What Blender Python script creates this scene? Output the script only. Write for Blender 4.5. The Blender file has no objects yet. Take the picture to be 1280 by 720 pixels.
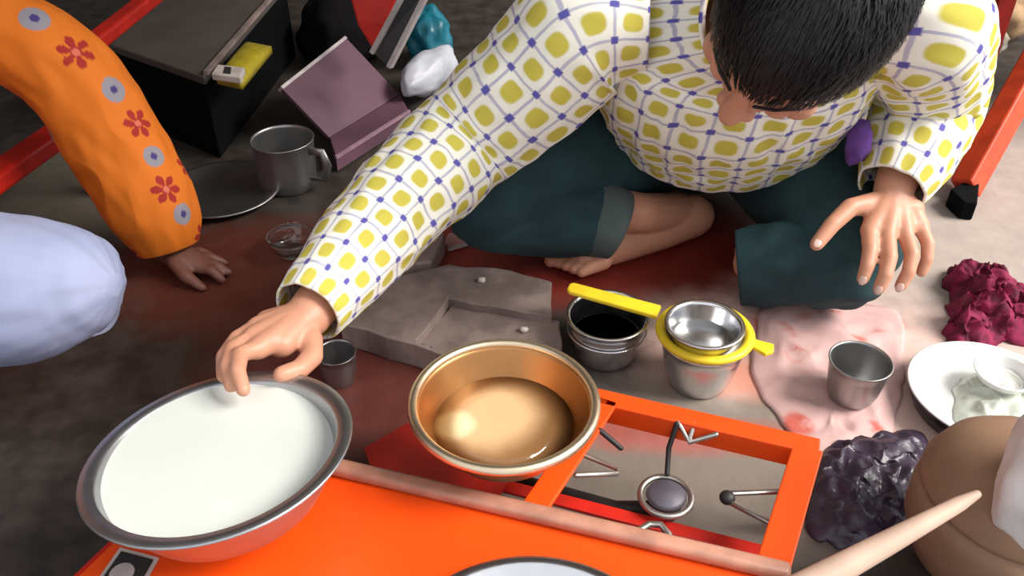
import bpy, bmesh, math, random
import numpy as np
from mathutils import Vector, Matrix, noise as mnoise

# ------------------------------------------------------------------ camera, sky, sun, exposure
SC = bpy.context.scene
COL = SC.collection
CAM_H, PITCH, FPX = 0.80, 36.0, 1100.0
cam_data = bpy.data.cameras.new('camera')
cam_data.sensor_width = 36.0
cam_data.lens = FPX / 1280.0 * 36.0
cam_data.clip_start = 0.01
cam = bpy.data.objects.new('camera', cam_data)
cam.location = (0, 0, CAM_H)
cam.rotation_euler = (math.radians(90 - PITCH), 0, 0)
COL.objects.link(cam)
SC.camera = cam

world = bpy.data.worlds.new('sky')
SC.world = world
world.use_nodes = True
wn = world.node_tree.nodes
wn['Background'].inputs['Color'].default_value = (0.93, 0.96, 1.0, 1)
wn['Background'].inputs['Strength'].default_value = 1.1

sun_data = bpy.data.lights.new('sun', 'SUN')
sun_data.energy = 6.0
sun_data.angle = math.radians(30)
sun_data.color = (1.0, 0.95, 0.88)
sun = bpy.data.objects.new('sun', sun_data)
sun.rotation_euler = Vector((-0.70, 0.10, -0.66)).to_track_quat('-Z', 'Y').to_euler()
sun.location = (3, -1, 3)
COL.objects.link(sun)

SC.view_settings.view_transform = 'Standard'
SC.view_settings.look = 'None'
SC.view_settings.gamma = 1.0
SC.view_settings.use_curve_mapping = False
SC.view_settings.exposure = 0.0

# ------------------------------------------------------------------ helpers
_t = math.radians(PITCH)
CF = Vector((0, math.cos(_t), -math.sin(_t)))
CU = Vector((0, math.sin(_t), math.cos(_t)))
CR = Vector((1, 0, 0))
CO = Vector((0, 0, CAM_H))


def ray(px, py):
    return CF + CR * ((px - 640) / FPX) - CU * ((py - 360) / FPX)


def atz(px, py, z):
    d = ray(px, py)
    return CO + d * ((z - CAM_H) / d.z)


def atd(px, py, d):
    return CO + ray(px, py) * d


def proj(p):
    v = Vector(p) - CO
    z = v.dot(CF)
    return 640 + FPX * v.dot(CR) / z, 360 - FPX * v.dot(CU) / z


class MB:
    """collects shapes and links them as one mesh object"""

    def __init__(self):
        self.v, self.f, self.uv = [], [], {}

    def add(self, verts, faces, uvs=None):
        o = len(self.v)
        self.v += [Vector(p) for p in verts]
        for i, f in enumerate(faces):
            if uvs is not None:
                self.uv[len(self.f)] = uvs[i]
            self.f.append([o + k for k in f])
        return self

    def box(self, c, half, M=None):
        c = Vector(c)
        vs = []
        for x in (-1, 1):
            for y in (-1, 1):
                for z in (-1, 1):
                    p = Vector((x * half[0], y * half[1], z * half[2]))
                    vs.append(c + (M @ p if M is not None else p))
        return self.add(vs, [(0, 1, 3, 2), (4, 6, 7, 5), (0, 4, 5, 1), (2, 3, 7, 6), (0, 2, 6, 4), (1, 5, 7, 3)])

    def bar(self, a, b, w, h, up=(0, 0, 1)):
        a, b, up = Vector(a), Vector(b), Vector(up)
        x = (b - a).normalized()
        y = up.cross(x).normalized()
        z = x.cross(y)
        M = Matrix((x, y, z)).transposed()
        return self.box((a + b) / 2, ((b - a).length / 2, w / 2, h / 2), M)

    def prism(self, poly, thick, n=(0, 0, 1)):
        """poly: points of the top face, extruded by thick against n"""
        n = Vector(n)
        k = len(poly)
        top = [Vector(p) for p in poly]
        bot = [p - n * thick for p in top]
        faces = [list(range(k)), list(range(2 * k - 1, k - 1, -1))]
        faces += [(i, k + i, k + (i + 1) % k, (i + 1) % k) for i in range(k)]
        return self.add(top + bot, faces)

    def lathe(self, prof, c, axis=(0, 0, 1), n=48, wob=0.0, seed=0):
        axis = Vector(axis).normalized()
        q = Vector((0, 0, 1)).rotation_difference(axis)
        c = Vector(c)
        vs, fs = [], []
        for (r, z) in prof:
            for i in range(n):
                a = 2 * math.pi * i / n
                rr = r * (1 + wob * mnoise.noise(Vector((math.cos(a) * 2, math.sin(a) * 2, z * 20 + seed))))
                vs.append(c + q @ Vector((rr * math.cos(a), rr * math.sin(a), z)))
        m = len(prof)
        for j in range(m - 1):
            for i in range(n):
                k = (i + 1) % n
                fs.append((j * n + i, j * n + k, (j + 1) * n + k, (j + 1) * n + i))
        if prof[0][0] > 1e-4:
            fs.append(list(range(n - 1, -1, -1)))
        if prof[-1][0] > 1e-4:
            fs.append([(m - 1) * n + i for i in range(n)])
        return self.add(vs, fs)

    def tube(self, pts, radii, n=12, caps=True, round_ends=False, up=(0.13, 0.21, 1), flat=1.0, vscale=None):
        """loft of circles (radius, or (a,b) pair) along pts; UVs in metres when vscale is given"""
        pts = [Vector(p) for p in pts]
        if not isinstance(radii, (list, tuple)):
            radii = [radii] * len(pts)
        radii = list(radii)
        if round_ends:
            def rr(r):
                return r[0] if isinstance(r, tuple) else r
            d0 = (pts[0] - pts[1]).normalized()
            d1 = (pts[-1] - pts[-2]).normalized()
            P, R = [], []
            sc = lambda r, s: (r[0] * s, r[1] * s) if isinstance(r, tuple) else r * s
            for a in (80, 55, 28):
                P.append(pts[0] + d0 * rr(radii[0]) * math.sin(math.radians(a)))
                R.append(sc(radii[0], math.cos(math.radians(a))))
            P += pts
            R += radii
            for a in (28, 55, 80):
                P.append(pts[-1] + d1 * rr(radii[-1]) * math.sin(math.radians(a)))
                R.append(sc(radii[-1], math.cos(math.radians(a))))
            pts, radii = P, R
        m = len(pts)
        tang = []
        for i in range(m):
            a, b = pts[max(i - 1, 0)], pts[min(i + 1, m - 1)]
            tang.append((b - a).normalized())
        up = Vector(up)
        nx = up - tang[0] * up.dot(tang[0])
        nx.normalize()
        vs, L, ls = [], 0.0, []
        for i in range(m):
            if i:
                nx = nx - tang[i] * nx.dot(tang[i])
                nx.normalize()
                L += (pts[i] - pts[i - 1]).length
            ls.append(L)
            ny = tang[i].cross(nx)
            r = radii[i]
            ra, rb = r if isinstance(r, tuple) else (r, r * flat)
            for k in range(n):
                a = 2 * math.pi * k / n
                vs.append(pts[i] + nx * (ra * math.cos(a)) + ny * (rb * math.sin(a)))
        fs, uvs = [], []
        for i in range(m - 1):
            for k in range(n):
                k2 = (k + 1) % n
                fs.append((i * n + k, i * n + k2, (i + 1) * n + k2, (i + 1) * n + k))
                if vscale:
                    a, b = k / n * vscale, (k + 1) / n * vscale
                    uvs.append(((ls[i], a), (ls[i], b), (ls[i + 1], b), (ls[i + 1], a)))
        if caps:
            fs.append(list(range(n - 1, -1, -1)))
            fs.append([(m - 1) * n + k for k in range(n)])
            if vscale:
                uvs += [[(0, 0)] * n, [(0, 0)] * n]
        return self.add(vs, fs, uvs if vscale else None)

    def cone(self, a, ra, b, rb, n=14):
        return self.tube([a, b], [ra, rb], n=n, round_ends=True)

    def ellipsoid(self, c, r, M=None, n=20, m=12):
        c = Vector(c)
        vs, fs = [], []
        for j in range(1, m):
            th = math.pi * j / m
            for i in range(n):
                a = 2 * math.pi * i / n
                p = Vector((r[0] * math.sin(th) * math.cos(a), r[1] * math.sin(th) * math.sin(a), r[2] * math.cos(th)))
                vs.append(c + (M @ p if M is not None else p))
        top = Vector((0, 0, r[2]))
        vs.append(c + (M @ top if M is not None else top))
        vs.append(c - (M @ top if M is not None else top))
        for j in range(m - 2):
            for i in range(n):
                k = (i + 1) % n
                fs.append((j * n + i, (j + 1) * n + i, (j + 1) * n + k, j * n + k))
        T, B = len(vs) - 2, len(vs) - 1
        for i in range(n):
            k = (i + 1) % n
            fs.append((T, i, k))
            fs.append((B, (m - 2) * n + k, (m - 2) * n + i))
        return self.add(vs, fs)

    def build(self, name, mat, parent=None, smooth=True, bevel=0.0, sub=0, auto=None):
        org = parent['_o'] if parent is not None and '_o' in parent else (0, 0, 0)
        org = Vector(org)
        me = bpy.data.meshes.new(name)
        me.from_pydata([tuple(p - org) for p in self.v], [], self.f)
        if self.uv:
            uvl = me.uv_layers.new(name='UVMap')
            for p in me.polygons:
                if p.index in self.uv:
                    for li, uv in zip(p.loop_indices, self.uv[p.index]):
                        uvl.data[li].uv = uv
        bm = bmesh.new()
        bm.from_mesh(me)
        bmesh.ops.recalc_face_normals(bm, faces=bm.faces)
        bm.to_mesh(me)
        bm.free()
        me.update()
        if smooth:
            me.polygons.foreach_set('use_smooth', [True] * len(me.polygons))
        if auto:
            me.set_sharp_from_angle(angle=math.radians(auto))
        o = bpy.data.objects.new(name, me)
        COL.objects.link(o)
        me.materials.append(mat)
        if parent is not None:
            o.parent = parent
        if bevel:
            b = o.modifiers.new('bevel', 'BEVEL')
            b.width = bevel
            b.segments = 2
            b.limit_method = 'ANGLE'
            b.angle_limit = math.radians(40)
        if sub:
            s = o.modifiers.new('sub', 'SUBSURF')
            s.levels = s.render_levels = sub
        return o


def thing(name, loc, label, cat, group=None):
    o = bpy.data.objects.new(name, None)
    o.empty_display_size = 0.05
    o.location = loc
    COL.objects.link(o)
    o['_o'] = tuple(loc)
    return tag(o, label, cat, group)


def tag(o, label=None, cat=None, group=None, kind=None):
    if label:
        o['label'] = label
    if cat:
        o['category'] = cat
    if group:
        o['group'] = group
    if kind:
        o['kind'] = kind
    return o


# ------------------------------------------------------------------ materials
class NT:
    def __init__(self, name):
        self.m = bpy.data.materials.new(name)
        self.m.use_nodes = True
        self.t = self.m.node_tree
        self.b = self.t.nodes['Principled BSDF']

    def n(self, typ, **kw):
        nd = self.t.nodes.new(typ)
        for k, v in kw.items():
            if k.startswith('i_'):
                key = k[2:]
                nd.inputs[int(key) if key.isdigit() else key.replace('_', ' ')].default_value = v
            else:
                setattr(nd, k, v)
        return nd

    def l(self, a, b):
        self.t.links.new(a, b)

    def math(self, op, a, b=None, clamp=False):
        nd = self.n('ShaderNodeMath', operation=op, use_clamp=clamp)
        for i, v in enumerate((a, b)):
            if v is None:
                continue
            if isinstance(v, (int, float)):
                nd.inputs[i].default_value = v
            else:
                self.l(v, nd.inputs[i])
        return nd.outputs[0]

    def mix(self, fac, a, b):
        nd = self.n('ShaderNodeMix', data_type='RGBA')
        for key, v in ((0, fac), (6, a), (7, b)):
            if isinstance(v, (tuple, list)):
                nd.inputs[key].default_value = (*v[:3], 1)
            elif isinstance(v, (int, float)):
                nd.inputs[key].default_value = v
            else:
                self.l(v, nd.inputs[key])
        return nd.outputs[2]

    def ramp(self, fac, lo, hi):
        nd = self.n('ShaderNodeMapRange', interpolation_type='SMOOTHSTEP')
        self.l(fac, nd.inputs[0])
        nd.inputs[1].default_value = lo
        nd.inputs[2].default_value = hi
        return nd.outputs[0]

    def noise(self, scale, detail=4, rough=0.55, vec=None, coord='Object', dist=0.0):
        nd = self.n('ShaderNodeTexNoise')
        nd.inputs['Scale'].default_value = scale
        nd.inputs['Detail'].default_value = detail
        nd.inputs['Roughness'].default_value = rough
        nd.inputs['Distortion'].default_value = dist
        if vec is None:
            tc = self.n('ShaderNodeTexCoord')
            vec = tc.outputs[coord]
        self.l(vec, nd.inputs['Vector'])
        return nd.outputs[0]

    def bump(self, h, strength=0.3, dist=0.002):
        nd = self.n('ShaderNodeBump')
        nd.inputs['Strength'].default_value = strength
        nd.inputs['Distance'].default_value = dist
        self.l(h, nd.inputs['Height'])
        self.l(nd.outputs[0], self.b.inputs['Normal'])

    def base(self, c):
        if isinstance(c, (tuple, list)):
            self.b.inputs['Base Color'].default_value = (*c[:3], 1)
        else:
            self.l(c, self.b.inputs['Base Color'])


def mat(name, col, rough=0.6, metal=0.0, var=0.25, scale=30, bump=0.15, spec=0.5, dark=None, bdist=0.001, **kw):
    t = NT(name)
    n1 = t.noise(scale)
    c2 = dark or tuple(c * (1 - var) for c in col)
    t.base(t.mix(t.ramp(n1, 0.35, 0.65), c2, col))
    t.b.inputs['Roughness'].default_value = rough
    t.b.inputs['Metallic'].default_value = metal
    t.b.inputs['Specular IOR Level'].default_value = spec
    if bump:
        t.bump(t.noise(scale * 4, 3), bump, bdist)
    for k, v in kw.items():
        t.b.inputs[k.replace('_', ' ')].default_value = v
    return t.m


def steel(name, col=(0.62, 0.62, 0.63), rough=0.22, smear=0.12):
    t = NT(name)
    n1 = t.noise(14, 5)
    n2 = t.noise(60, 3)
    t.base(t.mix(n1, tuple(c * 0.78 for c in col), col))
    t.b.inputs['Metallic'].default_value = 1.0
    r = t.math('ADD', rough, t.math('MULTIPLY', n2, smear))
    t.l(r, t.b.inputs['Roughness'])
    t.bump(n2, 0.05, 0.001)
    return t.m


M = {}
M['steel'] = steel('stainless steel', (0.80, 0.80, 0.82), 0.15, 0.10)
M['steel_dull'] = steel('dull scratched steel', (0.42, 0.42, 0.42), 0.35)
M['aluminium'] = steel('brushed aluminium', (0.50, 0.51, 0.53), 0.34)
M['brass'] = steel('browned aluminium', (0.56, 0.28, 0.11), 0.30)
M['brass_rim'] = steel('worn brassy rim', (0.86, 0.70, 0.50), 0.32)
M['orange'] = mat('orange enamel', (0.92, 0.080, 0.003), 0.42, var=0.1, scale=9, bump=0.06)
M['red_paint'] = mat('red enamel', (0.62, 0.018, 0.008), 0.45, var=0.3, scale=12, bump=0.06)
M['lip'] = mat('scuffed pinkish brown metal edge', (0.52, 0.25, 0.17), 0.4, var=0.3, scale=25)
M['black'] = mat('black painted tin', (0.003, 0.0035, 0.004), 0.85, bump=0.1, spec=0.1)
M['boardtop'] = mat('dusty grey brown board', (0.085, 0.068, 0.058), 0.75, scale=8)
M['yellow'] = mat('yellow plastic', (0.95, 0.69, 0.03), 0.38, var=0.1, bump=0.05)
M['white_plate'] = mat('white enamel', (0.85, 0.85, 0.83), 0.25, var=0.06, bump=0.03)
M['plate_shade'] = mat('black plate shade', (0.012, 0.012, 0.016), 0.3)
M['batter'] = mat('white rice batter', (0.66, 0.69, 0.65), 0.35, var=0.05, scale=10, bump=0.05)
M['wire'] = steel('pale steel wire', (0.62, 0.60, 0.56), 0.35)
M['burner'] = mat('grey iron burner', (0.13, 0.12, 0.15), 0.5, metal=0.3, bump=0.3)
M['iron'] = mat('blackened iron', (0.02, 0.018, 0.018), 0.55, bump=0.3)
M['mauve'] = mat('mauve plastic', (0.13, 0.058, 0.088), 0.6, var=0.3, scale=6, bump=0.05)
M['pale_edge'] = mat('pale grey pink edge', (0.55, 0.48, 0.47), 0.5)
M['teal_bag'] = mat('teal plastic bag', (0.01, 0.17, 0.24), 0.4, bump=0.3)
M['white_bag'] = mat('white plastic bag', (0.55, 0.56, 0.63), 0.45, var=0.2, scale=14, bump=0.3)
M['dark_panel'] = mat('charcoal board', (0.035, 0.035, 0.04), 0.5)
M['packet'] = mat('yellow packet film', (0.42, 0.33, 0.02), 0.4)
M['paper'] = mat('soiled white paper', (0.55, 0.48, 0.44), 0.8)
M['ink'] = mat('dark print', (0.02, 0.02, 0.018), 0.7)
M['maroon'] = mat('maroon cloth', (0.26, 0.008, 0.06), 0.85, dark=(0.10, 0.003, 0.025), scale=60, bump=0.4)
M['purple'] = mat('purple cloth', (0.14, 0.05, 0.30), 0.8)
M['shaded_plastic'] = mat('purple plastic film with painted shade', (0.05, 0.032, 0.058), 0.36, var=0.4, scale=20, bump=0.5, bdist=0.003)
M['wood_pale'] = mat('pale planed wood', (0.68, 0.47, 0.36), 0.55, var=0.15, scale=18)
M['clay'] = mat('brown clay', (0.33, 0.19, 0.115), 0.7, var=0.2, scale=16, bump=0.3)
M['glare_white'] = mat('glare white', (0.86, 0.85, 0.83), 0.9, var=0.05, scale=40, bump=0.3)
M['tan_cloth'] = mat('tan sacking', (0.55, 0.36, 0.20), 0.85)
M['leafy'] = mat('mottled printed sacking', (0.50, 0.42, 0.36), 0.85, dark=(0.07, 0.10, 0.05), scale=55)
M['slab'] = mat('worn grey stone', (0.33, 0.255, 0.23), 0.5, dark=(0.19, 0.145, 0.13), scale=14, bump=0.5, bdist=0.004)
M['slab_pale'] = mat('paler worn stone', (0.46, 0.35, 0.31), 0.5, dark=(0.32, 0.235, 0.21), scale=14, bump=0.4, bdist=0.004)
M['napkin'] = mat('translucent greenish plastic', (0.62, 0.66, 0.58), 0.3, bump=0.3)
M['pebble'] = mat('pale crumb', (0.6, 0.55, 0.5), 0.7)
M['wall'] = mat('grimy plaster of added unseen walls and roof', (0.24, 0.20, 0.17), 0.9, scale=3, bump=0.4, bdist=0.004)


def skin_mat(name, c, c2):
    t = NT(name)
    n1 = t.noise(24, 4)
    t.base(t.mix(n1, c2, c))
    t.b.inputs['Roughness'].default_value = 0.48
    t.b.inputs['Subsurface Weight'].default_value = 0.12
    t.b.inputs['Subsurface Radius'].default_value = (0.012, 0.005, 0.003)
    t.b.inputs['Subsurface Scale'].default_value = 0.5
    t.bump(t.noise(260, 2), 0.12, 0.001)
    return t.m


M['skin'] = skin_mat('warm brown skin', (0.64, 0.32, 0.21), (0.52, 0.235, 0.145))
M['skin_dark'] = skin_mat('dark brown skin', (0.20, 0.075, 0.05), (0.14, 0.05, 0.035))
M['nail'] = mat('fingernail', (0.70, 0.45, 0.38), 0.35, bump=0)


def hair_mat():
    t = NT('black hair')
    n1 = t.noise(40, 4)
    t.base(t.mix(n1, (0.004, 0.004, 0.005), (0.016, 0.014, 0.016)))
    t.b.inputs['Roughness'].default_value = 0.5
    t.b.inputs['Specular IOR Level'].default_value = 0.3
    return t.m


M['hair'] = hair_mat()


def plaid():
    t = NT('plaid shirt cotton')
    uv = t.n('ShaderNodeUVMap')
    nz = t.n('ShaderNodeTexNoise')
    nz.inputs['Scale'].default_value = 30
    t.l(uv.outputs[0], nz.inputs['Vector'])
    sep = t.n('ShaderNodeSeparateXYZ')
    t.l(uv.outputs[0], sep.inputs[0])
    P = 0.040
    wob = t.math('MULTIPLY', t.math('SUBTRACT', nz.outputs[0], 0.5), 0.12)
    d = []
    for k in (0, 1):
        s = t.math('ADD', t.math('DIVIDE', sep.outputs[k], P), wob)
        d.append(t.math('ABSOLUTE', t.math('SUBTRACT', t.math('FRACT', s), 0.5)))
    mx = t.math('MAXIMUM', d[0], d[1])
    mn = t.math('MINIMUM', d[0], d[1])
    # rounded square block: smooth norm
    r4 = t.math('POWER', t.math('ADD', t.math('POWER', d[0], 3.0), t.math('POWER', d[1], 3.0)), 1 / 3.0)
    blk = t.math('SUBTRACT', 1.0, t.ramp(r4, 0.24, 0.33))
    line = t.ramp(mx, 0.44, 0.475)
    node = t.ramp(mn, 0.37, 0.42)
    c = t.mix(blk, (0.88, 0.86, 0.76), (0.58, 0.50, 0.07))
    fr = t.math('MULTIPLY', line, t.math('ADD', 0.35, t.math('MULTIPLY', nz.outputs[0], 0.6)))
    c = t.mix(fr, c, (0.30, 0.29, 0.50))
    c = t.mix(node, c, (0.10, 0.09, 0.38))
    t.base(c)
    t.b.inputs['Roughness'].default_value = 0.85
    t.bump(t.noise(500, 2), 0.15, 0.0006)
    return t.m


M['plaid'] = plaid()
M['placket'] = mat('cream shirt lining', (0.62, 0.55, 0.45), 0.85)


def cloth(name, c, c2, scale=9, stretch=None, rough=0.85):
    t = NT(name)
    tc = t.n('ShaderNodeTexCoord')
    mp = t.n('ShaderNodeMapping')
    mp.inputs['Scale'].default_value = stretch or (1, 1, 1)
    t.l(tc.outputs['Object'], mp.inputs[0])
    n1 = t.noise(scale, 4, vec=mp.outputs[0])
    t.base(t.mix(t.ramp(n1, 0.3, 0.7), c2, c))
    t.b.inputs['Roughness'].default_value = rough
    t.bump(t.noise(420, 2), 0.2, 0.0006)
    return t.m


M['teal'] = cloth('dark teal trouser cloth', (0.014, 0.052, 0.062), (0.007, 0.027, 0.034))
M['teal_hem'] = cloth('lighter grey teal hem', (0.085, 0.115, 0.11), (0.05, 0.075, 0.075))  # lighter and greyer than the trouser cloth
M['lilac'] = cloth('lilac cotton', (0.34, 0.37, 0.54), (0.28, 0.31, 0.48))


def print_mat():
    t = NT('orange cotton with printed flowers')
    a = t.n('ShaderNodeAttribute', attribute_name='print')
    t.base(a.outputs['Color'])
    t.b.inputs['Roughness'].default_value = 0.8
    t.bump(t.noise(400, 2), 0.15, 0.0006)
    return t.m


M['flowers'] = print_mat()


def oil_mat():
    t = NT('brown frying oil with painted highlight')
    tc = t.n('ShaderNodeTexCoord')
    n1 = t.noise(14, 4, vec=tc.outputs['Object'])
    sep = t.n('ShaderNodeSeparateXYZ')
    t.l(tc.outputs['Object'], sep.inputs[0])

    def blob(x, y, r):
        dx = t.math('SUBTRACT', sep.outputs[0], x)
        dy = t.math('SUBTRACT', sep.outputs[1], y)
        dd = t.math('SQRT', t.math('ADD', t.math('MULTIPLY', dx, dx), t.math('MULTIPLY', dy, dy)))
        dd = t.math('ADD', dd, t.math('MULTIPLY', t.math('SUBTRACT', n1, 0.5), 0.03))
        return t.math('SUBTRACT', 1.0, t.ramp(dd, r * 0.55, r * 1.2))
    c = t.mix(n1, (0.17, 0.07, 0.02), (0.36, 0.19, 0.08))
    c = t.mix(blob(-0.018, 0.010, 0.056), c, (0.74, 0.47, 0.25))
    c = t.mix(blob(-0.050, 0.000, 0.022), c, (0.92, 0.80, 0.48))  # cream highlight on the oil, painted into its colour
    t.base(c)
    t.b.inputs['Roughness'].default_value = 0.12
    return t.m


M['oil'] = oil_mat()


def floor_mat():
    t = NT('worn red oxide and grey cement floor')
    tc = t.n('ShaderNodeTexCoord')
    O = tc.outputs['Object']
    sep = t.n('ShaderNodeSeparateXYZ')
    t.l(O, sep.inputs[0])
    n1 = t.noise(5, 6, vec=O)
    n2 = t.noise(22, 5, vec=O)
    n3 = t.noise(70, 3, vec=O)
    c = t.mix(t.ramp(n2, 0.3, 0.7), (0.022, 0.0175, 0.0145), (0.050, 0.039, 0.032))

    def patch(c, px, py, rx, ry, col, soft=0.35, amp=0.5):
        p = atz(px, py, 0)
        dx = t.math('DIVIDE', t.math('SUBTRACT', sep.outputs[0], p.x), rx)
        dy = t.math('DIVIDE', t.math('SUBTRACT', sep.outputs[1], p.y), ry)
        dd = t.math('SQRT', t.math('ADD', t.math('MULTIPLY', dx, dx), t.math('MULTIPLY', dy, dy)))
        dd = t.math('ADD', dd, t.math('MULTIPLY', t.math('SUBTRACT', n2, 0.5), amp))
        f = t.math('SUBTRACT', 1.0, t.ramp(dd, 1 - soft, 1 + soft))
        return t.mix(f, c, col)
    red = t.mix(n2, (0.30, 0.030, 0.020), (0.46, 0.08, 0.055))
    c = patch(c, 350, 340, 0.26, 0.16, t.mix(n2, (0.09, 0.018, 0.010), (0.14, 0.04, 0.024)))
    c = patch(c, 470, 470, 0.22, 0.14, t.mix(n2, (0.07, 0.016, 0.012), (0.16, 0.04, 0.03)))
    c = patch(c, 660, 320, 0.24, 0.13, red)
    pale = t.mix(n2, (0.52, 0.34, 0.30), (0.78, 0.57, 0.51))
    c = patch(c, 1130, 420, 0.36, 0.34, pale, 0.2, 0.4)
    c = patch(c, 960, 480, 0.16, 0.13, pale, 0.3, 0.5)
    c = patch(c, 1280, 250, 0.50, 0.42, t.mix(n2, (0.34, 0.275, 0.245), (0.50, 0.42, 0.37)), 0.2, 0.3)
    c = patch(c, 800, 305, 0.24, 0.15, t.mix(n2, (0.13, 0.010, 0.006), (0.20, 0.02, 0.012)))  # red floor in shadow around the foot, painted darker
    c = patch(c, 830, 590, 0.24, 0.17, t.mix(n1, (0.16, 0.13, 0.11), (0.27, 0.23, 0.19)), 0.25)
    c = patch(c, 870, 545, 0.14, 0.03, (0.36, 0.12, 0.10), 0.4, 0.9)
    c = patch(c, 780, 530, 0.06, 0.03, (0.33, 0.09, 0.07), 0.4, 0.9)
    c = patch(c, 985, 408, 0.05, 0.035, (0.62, 0.13, 0.10), 0.5, 1.2)
    c = patch(c, 1080, 405, 0.045, 0.03, (0.55, 0.20, 0.17), 0.5, 1.2)
    c = patch(c, 920, 470, 0.07, 0.04, (0.60, 0.27, 0.20), 0.5, 1.2)
    c = patch(c, 85, 230, 0.16, 0.20, t.mix(n2, (0.10, 0.085, 0.065), (0.16, 0.14, 0.11)), 0.4)
    t.base(c)
    r = t.math('ADD', 0.38, t.math('MULTIPLY', n2, 0.35))
    t.l(r, t.b.inputs['Roughness'])
    t.bump(t.math('ADD', n2, t.math('MULTIPLY', n3, 0.4)), 0.35, 0.004)
    return t.m


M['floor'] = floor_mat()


def sheet_mat():
    t = NT('pale pink plastic sheet with red print')
    tc = t.n('ShaderNodeTexCoord')
    n1 = t.noise(10, 5)
    v = t.n('ShaderNodeTexVoronoi')
    v.inputs['Scale'].default_value = 17
    t.l(tc.outputs['Object'], v.inputs['Vector'])
    c = t.mix(n1, (0.50, 0.29, 0.28), (0.72, 0.50, 0.47))
    red = t.math('MULTIPLY', t.math('SUBTRACT', 1.0, t.ramp(v.outputs['Distance'], 0.28, 0.5)), t.ramp(n1, 0.5, 0.58))
    c = t.mix(red, c, (0.55, 0.12, 0.09))
    t.base(c)
    t.b.inputs['Roughness'].default_value = 0.55
    return t.m


M['pink_sheet'] = sheet_mat()

# ------------------------------------------------------------------ setting
mb = MB()
mb.add([(-3, -1.2, 0), (3, -1.2, 0), (3, 4, 0), (-3, 4, 0)], [(0, 1, 2, 3)])
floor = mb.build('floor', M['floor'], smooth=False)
tag(floor, 'worn floor of red oxide and grey cement, pale and dusty on one side', kind='structure')
mb = MB()
mb.box((0, 4.05, 1.2), (3, 0.05, 1.2))
tag(mb.build('shade_wall_back', M['wall'], smooth=False), 'grimy plaster wall added unseen behind to block sky light', kind='structure')  # out of view, added to keep sky light off the background
mb = MB()
mb.box((-3.05, 1.4, 1.2), (0.05, 2.6, 1.2))
tag(mb.build('shade_wall_left', M['wall'], smooth=False), 'grimy plaster wall added unseen at the side to darken the left', kind='structure')  # out of view, added so the left side stays dim


mb = MB()
mb.box((-0.55, 2.3, 2.23), (2.45, 1.8, 0.03))
tag(mb.build('shade_roof', M['wall'], smooth=False), 'unseen low roof added to shade the far left, open in front and at one side', kind='structure')  # out of view, added and sized to shade the back and left


# stone slabs set in the floor (pieces of the floor)
def slab(pxs, z, th, m, seed):
    random.seed(seed)
    pts = []
    k = len(pxs)
    for i in range(k):
        a, b = atz(*pxs[i], z), atz(*pxs[(i + 1) % k], z)
        for s in (0, 0.25, 0.5, 0.75):
            p = a.lerp(b, s)
            if s:
                p += Vector((random.uniform(-1, 1), random.uniform(-1, 1), 0)) * 0.004
            pts.append(p)
    b = MB()
    b.prism(pts, th)
    o = b.build('slab', m, smooth=False, bevel=0.004)
    o.parent = floor
    return o


slab([(425, 405), (462, 352), (560, 330), (640, 338), (690, 352), (690, 395), (560, 372), (520, 425), (545, 440)], 0.040, 0.04, M['slab'], 1)
slab([(525, 428), (566, 377), (700, 400), (700, 440), (640, 455), (548, 442)], 0.026, 0.026, M['slab'], 2)
slab([(463, 340), (500, 292), (556, 290), (540, 326)], 0.034, 0.034, M['slab_pale'], 3)

# ------------------------------------------------------------------ stove
T = 0.13
BR, BL = atz(1010, 560, T), atz(745, 497, T)
FR = atz(962, 722, T)
lip_a, lip_b = atz(440, 594, T), atz(960, 716, T)
lip_dir = (lip_b - lip_a).normalized()
side_dir = (FR - BR).normalized()
stove = thing('gas_stove', (BR.x, BR.y, 0), 'orange painted angle-iron gas stove with a wide front shelf and an open burner', 'stove')


def isect(p, d, q, e):
    den = d.x * e.y - d.y * e.x
    s = ((q.x - p.x) * e.y - (q.y - p.y) * e.x) / den
    return p + d * s


LE = atz(126, 690, T)
SBL = isect(lip_a, lip_dir, LE, side_dir)
SBR = isect(lip_a, lip_dir, BR + lip_dir * 0.016, side_dir)
SFL, SFR = SBL + side_dir * 0.34, SBR + side_dir * 0.34
BLL = BL - (BR - BL).normalized() * 0.10
b = MB(); b.prism([SBL, SFL, SFR, SBR], 0.012)
b.build('shelf_plate', M['orange'], stove, smooth=False, bevel=0.003)
b = MB(); b.prism([SFL, SFL - Vector((0, 0, 0)) + (SFR - SFL).normalized() * 0.001, SFL + (SFR - SFL).normalized() * 0.001], 0.01)
b = MB(); b.bar(SFL + Vector((0, 0, -0.03)), SFR + Vector((0, 0, -0.03)), 0.004, 0.06)
b.build('apron', M['red_paint'], stove, smooth=False)
b = MB(); b.bar(SBL + Vector((0, 0, -0.03)), SFL + Vector((0, 0, -0.03)), 0.004, 0.06)
b.build('apron', M['red_paint'], stove, smooth=False)
b = MB(); b.bar(SBL + Vector((0, 0, 0.007)), SBR + Vector((0, 0, 0.007)), 0.017, 0.014)
b.build('edge_strip', M['lip'], stove, smooth=True, bevel=0.005)


def angle_iron(name, a, c, w, m, par=stove):
    q = MB()
    q.bar(a, c, w, 0.005)
    side = Vector((0, 0, 1)).cross((c - a).normalized())
    q.bar(a + side * (w / 2 - 0.0025) + Vector((0, 0, -w / 2)), c + side * (w / 2 - 0.0025) + Vector((0, 0, -w / 2)), 0.005, w)
    return q.build(name, m, par, smooth=False, bevel=0.0015)


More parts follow.
